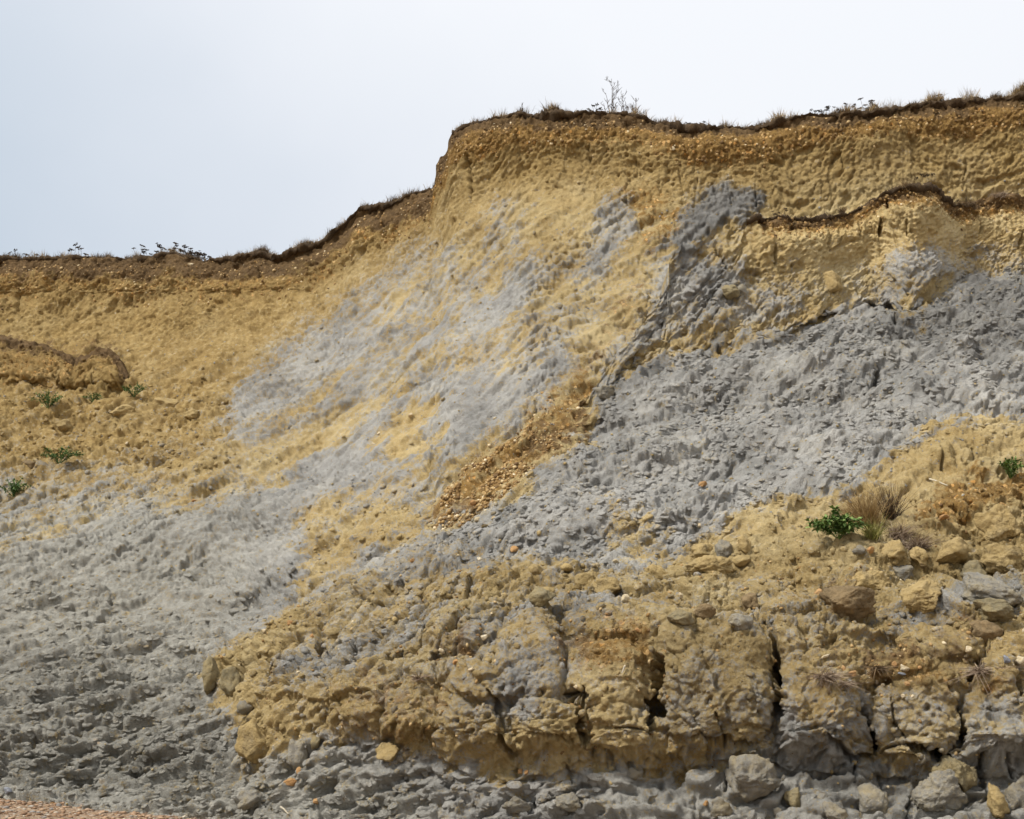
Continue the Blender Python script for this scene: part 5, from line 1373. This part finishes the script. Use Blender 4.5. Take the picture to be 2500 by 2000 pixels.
def umbel_head_mesh(kind):
    """dried umbel: rays spreading from the stalk to a ring of small seed clusters"""
    rg = random.Random(70 + kind); parts = []
    for k in range(9):
        a = 2 * math.pi * k / 9 + rg.uniform(-.2, .2); r = rg.uniform(.5, 1.0) if k else 0
        tip = (math.cos(a) * r, math.sin(a) * r, .55 + rg.uniform(-.1, .12) - .15 * r)
        parts.append(tube([(0, 0, 0), tip], .06, .04, 3))
        v0, f0 = ICO[1]
        s_ = rg.uniform(.24, .36)
        parts.append(([(q[0] * s_ + tip[0], q[1] * s_ + tip[1], q[2] * s_ * .6 + tip[2]) for q in v0], [tuple(q) for q in f0]))
    v_, f_ = join(parts)
    return mesh_np('seed_head', v_, f_, 3)
HEADS = [umbel_head_mesh(k) for k in range(3)]
for hm in HEADS: hm.materials.append(M_HEAD)

def seed_plant(px, span, hpx, nheads, seed, label, G_=None, group='dried flower stalks on the cliff top', headpx=10):
    rg = random.Random(seed)
    p0, D, y0 = top_point(px, G_)
    k = D / F
    root = bpy.data.objects.new('seed_stalks', None); COL.objects.link(root); root.location = p0
    tag(root, label, 'dried plant', group)
    for i in range(nheads):
        off = (i / max(1, nheads - 1) - .5) * span + rg.uniform(-3, 3)
        pt, D2, _ = top_point(px + off * .7, G_)
        b_ = pt - p0 + Vector((0, rg.uniform(-.05, .3), -.03))
        hgt = hpx * k * rg.uniform(.5, 1.0)
        t_ = b_ + Vector(((off * .3 + rg.uniform(-6, 6)) * k, rg.uniform(-.06, .06), hgt))
        m_ = (b_ + t_) / 2 + Vector((rg.uniform(-2, 2) * k, 0, 0))
        pr = [tube([b_, m_, t_], .0045, .003, 3)]
        heads = [(t_, 1.0)]
        if rg.random() < .6:
            for q in range(rg.choice((1, 1, 2))):
                s_ = m_ + (t_ - m_) * rg.uniform(.1, .6)
                e_ = s_ + Vector((rg.choice((-1, 1)) * rg.uniform(4, 9) * k, rg.uniform(-.03, .03), rg.uniform(4, 11) * k))
                pr.append(tube([s_, (s_ + e_) / 2 + Vector((0, 0, -.01)), e_], .003, .0022, 3)); heads.append((e_, rg.uniform(.55, .85)))
        v_, f_ = join(pr)
        st = link('stem', mesh_np('stem', v_, f_, 3), M_STEM, root)
        for hp, sc in heads:
            o = link('seed_head', rg.choice(HEADS), None, st)
            o.location = hp; s_ = headpx * .6 * k * sc * rg.uniform(.8, 1.2)
            o.scale = (s_, s_, s_); o.rotation_euler = (rg.uniform(-.5, .5), rg.uniform(-.5, .5), rg.uniform(0, 6))
    return root

seed_plant(35, 30, 22, 3, 1, 'tiny seed heads at the far left of the cliff top')
seed_plant(66, 18, 16, 2, 2, 'pair of small seed stalks near the far left of the cliff top')
seed_plant(183, 26, 32, 4, 3, 'dark forked seed stalks alone on the left cliff top')
seed_plant(215, 12, 20, 1, 18, 'single thin seed stalk right of the dark forked stalks')
seed_plant(352, 38, 30, 6, 4, 'clump of seed heads left of the turf hump')
seed_plant(405, 36, 24, 7, 5, 'seed heads on the left side of the turf hump')
seed_plant(445, 46, 26, 10, 6, 'thick clump of seed heads on top of the turf hump')
seed_plant(490, 36, 26, 8, 7, 'seed heads hanging down the right side of the turf hump')
seed_plant(1450, 44, 30, 7, 8, 'dark leafy stalks left of the bare shrub')
seed_plant(1700, 48, 22, 7, 9, 'row of small flat seed heads in the dip of the cliff top', headpx=7)
seed_plant(2005, 34, 34, 6, 10, 'left one of the three seed head clumps on the right cliff top', headpx=9)
seed_plant(2048, 36, 32, 7, 11, 'middle one of the three seed head clumps on the right cliff top', headpx=9)
seed_plant(2122, 52, 34, 8, 12, 'right one of the three seed head clumps on the right cliff top', headpx=10)
seed_plant(2285, 24, 22, 4, 13, 'small seed heads in pale grass on the right cliff top', headpx=8)
seed_plant(2262, 36, 34, 4, 14, 'brown seed stalks on the hump of the slumped ledge', gB, 'dead stalks on the slumped ledge', 10)
seed_plant(1900, 22, 28, 4, 15, 'dead stalk at the left part of the slumped ledge', gB, 'dead stalks on the slumped ledge', 7)
seed_plant(1935, 20, 16, 3, 16, 'low dead stalk on the slumped ledge right of the taller one', gB, 'dead stalks on the slumped ledge', 7)
seed_plant(2330, 40, 26, 6, 17, 'dead twiggy stalks in the dip of the slumped ledge', gB, 'dead stalks on the slumped ledge', 6)

def bare_shrub(px, hpx, spread, stems, seed, label):
    rg = random.Random(seed)
    p0, D, _ = top_point(px); k = D / F
    root = bpy.data.objects.new('bare_shrub', None); COL.objects.link(root); root.location = p0
    tag(root, label, 'shrub', 'bare shrubs on the cliff top')
    for i in range(stems):
        off = (rg.uniform(-.5, .5)) * spread
        h = hpx * k * (1.0 if i == 0 else rg.uniform(.3, .75))
        if i == 0: off = 0
        pt, _, _ = top_point(px + off * .5)
        b_ = pt - p0 + Vector((0, rg.uniform(0, .25), -.03))
        lean = Vector(((off * .4) * k + rg.uniform(-.03, .03), rg.uniform(-.08, .08), h))
        pts = [b_ + lean * t_ + Vector((rg.uniform(-.012, .012), 0, 0)) * (t_ > 0) for t_ in (0, .25, .5, .75, 1)]
        v_, f_ = join([tube(pts, .013 if i == 0 else .009, .004, 4)])
        st = link('stem', mesh_np('stem', v_, f_, 3), M_STEM, root)
        tw = []
        for q in range(10 if i == 0 else 6):
            a = pts[0].lerp(pts[-1], rg.uniform(.15, .95))
            sg = rg.choice((-1, 1))
            L = h * rg.uniform(.12, .34)
            e_ = a + Vector((sg * L * rg.uniform(.3, .8), rg.uniform(-.5, .5) * L, L * rg.uniform(.5, 1)))
            tw.append(tube([a, a.lerp(e_, .5) + Vector((sg * L * .1, 0, 0)), e_], .0055, .003, 3))
            for z in range(2):
                c_ = a.lerp(e_, rg.uniform(.4, .9)); e2 = c_ + Vector((rg.uniform(-1, 1) * L * .35, 0, L * rg.uniform(.15, .4)))
                tw.append(tube([c_, e2], .004, .0025, 3))
        v_, f_ = join(tw)
        link('twigs', mesh_np('twigs', v_, f_, 3), M_STEM, st)
bare_shrub(1496, 108, 60, 6, 1, 'tallest bare shrub with one tall leader on the cliff top')
bare_shrub(1527, 68, 34, 4, 2, 'medium bare shrub right of the tallest one')
bare_shrub(1556, 58, 44, 7, 3, 'bushy low bare shrub right of the medium one')
bare_shrub(1275, 24, 14, 3, 4, 'wisp of bare stems above the promontory')

# ------------------------------------------------------------------ green plants and tufts on the slope
def leafy_plant(px, py, w, h, seed, label, mat, n=260, leaf=.06, group='green plants on the clay'):
    g_ = ground(px, py + h * .45)
    if g_ is None: return
    p, nrm, D, _ = g_; k = D / F; rg = np.random.default_rng(seed)
    root = bpy.data.objects.new('green_plant', None); COL.objects.link(root); root.location = p - nrm * .02
    tag(root, label, 'plant', group)
    W_, H_ = w * k / 2, h * k
    # branching stems, leaves set along them
    stems = []; base, dire, ln = [], [], []
    for i in range(16):
        a = rg.uniform(0, 2 * np.pi); rr = rg.random() ** .6
        tip = np.array([math.cos(a) * W_ * rr, math.sin(a) * W_ * .6 * rr - .3 * W_ * .3, H_ * (1 - .55 * rr) * rg.uniform(.75, 1.1)])
        mid = tip * .5 + np.array([0, 0, H_ * .15])
        stems.append(tube([(0, 0, 0), tuple(mid), tuple(tip)], .006, .003, 3))
        for q in range(n // 16):
            t_ = rg.uniform(.25, 1.0)
            pt = mid * 2 * t_ if t_ < .5 else mid + (tip - mid) * (t_ - .5) * 2
            base.append(pt + rg.normal(0, .012, 3)); d = rg.normal(0, 1, 3) + tip / max(np.linalg.norm(tip), .01) * .8; d[2] = d[2] * .6 + .25
            dire.append(d / np.linalg.norm(d)); ln.append(leaf * rg.uniform(.5, 1.25))
    v_, f_ = join(stems); st = link('stems', mesh_np('stems', v_, f_, 3), mat, root)
    base = np.array(base); dire = np.array(dire); ln = np.array(ln); m = len(base)
    side = np.cross(dire, np.array([0, 0, 1.0]) + rg.normal(0, .35, (m, 3))); side /= np.linalg.norm(side, axis=1, keepdims=True)
    up_ = np.cross(side, dire)
    # toothed leaf: seven outline points each side
    prof = [(0, 0), (.12, .10), (.2, .07), (.34, .22), (.42, .13), (.58, .24), (.66, .13), (.8, .16), (.86, .07), (1.0, 0)]
    VV = []
    for t_, wd in prof:
        c_ = base + dire * (ln * t_)[:, None] - up_ * (ln * .35 * t_ * t_)[:, None]
        VV += [c_ - side * (ln * wd)[:, None] + up_ * (ln * wd * .3)[:, None], c_ + side * (ln * wd)[:, None] + up_ * (ln * wd * .3)[:, None]]
    VV = np.stack(VV, 1); nv = VV.shape[1]; ff = []
    for q in range(len(prof) - 1):
        a = 2 * q; ff += [(a, a + 1, a + 3), (a, a + 3, a + 2)]
    ff = np.array(ff)
    link('foliage', mesh_np('foliage', VV.reshape(-1, 3), (ff[None] + (np.arange(m) * nv)[:, None, None]).reshape(-1, 3), 3), mat, root)

leafy_plant(2048, 1272, 150, 84, 1, 'bushy green leafy plant left of the tall tan grass', M_LEAF, 1300, .062)
leafy_plant(2464, 1138, 104, 62, 2, 'green feathery plant near the right edge', M_LEAF, 340, .055)
leafy_plant(118, 970, 100, 52, 3, 'dark green plant on the left rubble below the mound', M_LEAFD, 560, .05)
leafy_plant(218, 962, 60, 34, 4, 'smallest green sprig between two left green plants', M_LEAFD, 260, .045)
leafy_plant(326, 944, 70, 44, 5, 'bright green sprig right of the smallest sprig', M_LEAFD, 320, .05)
leafy_plant(146, 1100, 124, 56, 6, 'spreading green plant on the left slope above the grey clay', M_LEAFD, 600, .055)
leafy_plant(34, 1184, 124, 54, 7, 'lowest green plant at the left edge', M_LEAFD, 600, .055)

def tuft(px, py, w, h, n, seed, label, mat, droop=.5, lean=(0, 0), cat='grass tuft', group='tufts on the slump', up=1.0, wid=.0042):
    g_ = ground(px, py + h * .4)
    if g_ is None: return
    p, nrm, D, _ = g_; k = D / F; rg = np.random.default_rng(seed)
    m = n
    base = np.stack([rg.normal(0, w * k * .14, m), rg.normal(0, w * k * .1, m), rg.normal(0, .01, m)], -1)
    d = np.stack([rg.normal(lean[0], .45, m), rg.normal(lean[1] - .1, .4, m), np.full(m, up) + rg.normal(0, .15, m)], -1)
    d /= np.linalg.norm(d, axis=1, keepdims=True)
    vv, ff = blades(base, d, h * k * rg.uniform(.45, 1.15, m), np.full(m, wid), rg.uniform(.1, 1, m) * droop * 1.6, rg, 4)
    o = link('grass_tuft' if cat == 'grass tuft' else 'root_tuft', mesh_np('tuft', vv, ff, 3), mat)
    o.location = p + nrm * .01
    return tag(o, label, cat, group)
tuft(2120, 1244, 96, 104, 760, 1, 'tall tan grass tuft behind the bushy green plant', M_TAN, .35, (-.25, 0))
tuft(2172, 1222, 60, 100, 160, 2, 'dark brown dead stalks standing behind the tan grass', M_STEM, .2, (0, 0), wid=.004)
tuft(2125, 1290, 60, 66, 200, 3, 'yellow green grass tuft right of the bushy green plant', M_GREENG, .6)
tuft(2190, 1290, 84, 56, 360, 4, 'grey brown drooping grass tuft below the dead stalks', M_ROOT, 1.0, (.1, -.2), up=.8)
tuft(2238, 1318, 72, 48, 420, 5, 'round dead grass tuft like a mop above the yellow clods', M_ROOT, 1.3, (0, -.2), up=.8)
tuft(1998, 1632, 76, 46, 300, 6, 'pale dead root tuft hanging over the bank rim', M_ROOT, 1.6, (.2, -.5), 'root tuft', 'dead roots on the bank', .35)
tuft(2048, 1656, 60, 26, 130, 7, 'trailing dead roots right of the pale root tuft', M_ROOT, 1.4, (.5, -.5), 'root tuft', 'dead roots on the bank', .2)
tuft(2130, 1622, 50, 38, 150, 8, 'brown dead root tuft above the long white flint', M_DARK, 1.5, (0, -.5), 'root tuft', 'dead roots on the bank', .3)
tuft(2375, 1612, 40, 60, 130, 9, 'dead roots hanging at the right of the bank', M_ROOT, 1.4, (-.1, -.5), 'root tuft', 'dead roots on the bank', .3)
tuft(1068, 1650, 40, 26, 70, 10, 'small dry root wisp on the left half of the bank', M_ROOT, 1.2, (0, -.4), 'root tuft', 'dead roots on the bank', .4)
tuft(2210, 448, 32, 34, 160, 11, 'spiky dry grass tuft on the hump of the slumped ledge', M_DRY, .3, (0, 0), 'grass tuft', 'tufts on the ledge')
tuft(2058, 505, 26, 22, 110, 12, 'dark grass tuft on the middle of the slumped ledge', M_DARK, .5, (0, 0), 'grass tuft', 'tufts on the ledge')
tuft(2350, 492, 120, 22, 420, 13, 'matted dark grass in the dip of the slumped ledge', M_DARK, .9, (.2, -.1), 'grass tuft', 'tufts on the ledge', .6)
tuft(2425, 478, 60, 20, 260, 14, 'greyish grass mat right of the ledge dip', M_ROOT, .9, (.3, -.1), 'grass tuft', 'tufts on the ledge', .5)
for i, (px, w, h, lab) in enumerate([(2365, 56, 38, 'tall dry grass tuft near the right end of the cliff top'), (2180, 70, 34, 'pale grass tuft right of the seed head clumps'), (1820, 26, 26, 'dark spiky tuft in the dip of the right cliff top'),
                                     (1770, 24, 22, 'small tan tuft left of the dark spiky tuft'), (1855, 22, 22, 'small tan tuft right of the dark spiky tuft'), (1275, 40, 22, 'dark tuft on the knob of the promontory'), (1120, 30, 16, 'grey tuft at the corner of the promontory'),
                                     (2470, 60, 30, 'tufted grass at the right end of the cliff top'), (1380, 50, 20, 'low tuft left of the bare shrubs'), (640, 30, 20, 'tuft where the left cliff top starts to climb'), (1010, 40, 28, 'dark shaggy tuft below the promontory step'), (960, 36, 26, 'dark shaggy tuft further down from the promontory step'), (830, 26, 24, 'dark shaggy tuft in the middle of the climbing brink'), (760, 24, 18, 'low dark tuft on the climbing brink')]):
    p, D, y_ = top_point(px); k = D / F; rg = np.random.default_rng(60 + i); m = 170
    base = np.stack([rg.normal(0, w * k * .2, m), rg.uniform(-.05, .2, m), rg.normal(-.02, .01, m)], -1)
    d = np.stack([rg.normal(.1, .3, m), rg.normal(-.1, .25, m), np.ones(m)], -1); d /= np.linalg.norm(d, axis=1, keepdims=True)
    vv, ff = blades(base, d, h * k * rg.uniform(.4, 1.1, m), np.full(m, .0035), rg.uniform(.1, .6, m), rg)
    o = link('grass_tuft', mesh_np('tuft', vv, ff, 3), M_DARK if 'dark' in lab or 'low' in lab else M_DRY); o.location = p
    tag(o, lab, 'grass tuft', 'tufts on the cliff top')

# ------------------------------------------------------------------ sticks
M_STICK = clay_mat('bleached_wood', lin(190, 176, 148), lin(160, 142, 112), lin(206, 196, 174))
for i, (a, b_, lab) in enumerate([((2266, 1170), (2308, 1184), 'bleached stick lying on the yellow slope at right'), ((2192, 1449), (2224, 1446), 'short bleached stick left of the cracked boulder'),
                                  ((1838, 1833), (1822, 1838), 'small bleached stick on the lip of the bank'), ((706, 1972), (724, 1990), 'thin bleached twig on grey flakes at the bottom'), ((1535, 1622), (1524, 1640), 'thin pale straw on the brown part of the bank')]):
    g1, g2 = ground(*a), ground(*b_)
    p1 = g1[0] + g1[1] * .03; p2 = g2[0] + g2[1] * .03
    if (p2 - p1).length > .6: p2 = p1 + (p2 - p1).normalized() * .4
    v_, f_ = join([tube([p1 - p1, (p2 - p1) * .4 + Vector((0, 0, .008)), (p2 - p1) * .75, p2 - p1], .012, .006, 6)])
    o = link('stick', mesh_np('stick', v_, f_, 3, True), M_STICK); o.location = p1
    tag(o, lab, 'stick', 'bleached sticks')

# ------------------------------------------------------------------ shingle on the beach in view
rg = np.random.default_rng(77)
n_ = 5000
sx = rg.uniform(-7.5, -3.0, n_); sy = rg.uniform(14.2, 17.5, n_)
sz = np.array([0.0 - 0.075 * np.clip(sx + 5.4, -3, 6) + fbm(sx / 1.6, sy / 1.6, 4, 110) * 0.07])[0]
R_sh = dict(P=np.stack([sx, sy, sz], -1).astype(f32)[None], U=np.full((1, n_), 100.0), V=np.full((1, n_), 1900.0), G=np.zeros((1, n_)), SO=np.zeros((1, n_)), GR=np.ones((1, n_)), OL=np.zeros((1, n_)), TN=np.full((1, n_), .5), OC=np.zeros((1, n_)))
def shingle():
    shp = piece_shapes('stone'); VV, FF, b0 = [], [], 0
    for i in range(n_):
        vv, ff = shp[i % len(shp)]
        s_ = .008 + .035 * rg.random() ** 3
        a = rg.uniform(0, 6.28); ca, sa = math.cos(a), math.sin(a)
        w_ = vv * s_ * np.array([1.2, 1.2, .7])
        w_ = np.stack([w_[:, 0] * ca - w_[:, 1] * sa, w_[:, 0] * sa + w_[:, 1] * ca, w_[:, 2]], -1) + np.array([sx[i], sy[i], sz[i] + s_ * .2])
        VV.append(w_); FF.append(ff + b0); b0 += len(vv)
    b = NB('shingle_stone')
    gp_ = b.n('ShaderNodeNewGeometry').outputs['Random Per Island']
    b.l(b.ramp(gp_, [(0.0, lin(104, 82, 64)), (0.4, lin(150, 118, 88)), (0.7, lin(164, 138, 112)), (0.85, lin(130, 126, 120)), (1.0, lin(186, 172, 150))]), b.p.inputs['Base Color'])
    b.p.inputs['Roughness'].default_value = .75
    tag(link('shingle', mesh_np('shingle', np.concatenate(VV), np.concatenate(FF), 3), b.m), 'orange pink shingle at the bottom left corner', 'shingle', kind='stuff')
shingle()

print('TRIANGLES', sum(sum(len(p.vertices) - 2 for p in [o.data.polygons[0]]) * len(o.data.polygons) for o in COL.objects if o.type == 'MESH' and len(o.data.polygons)))
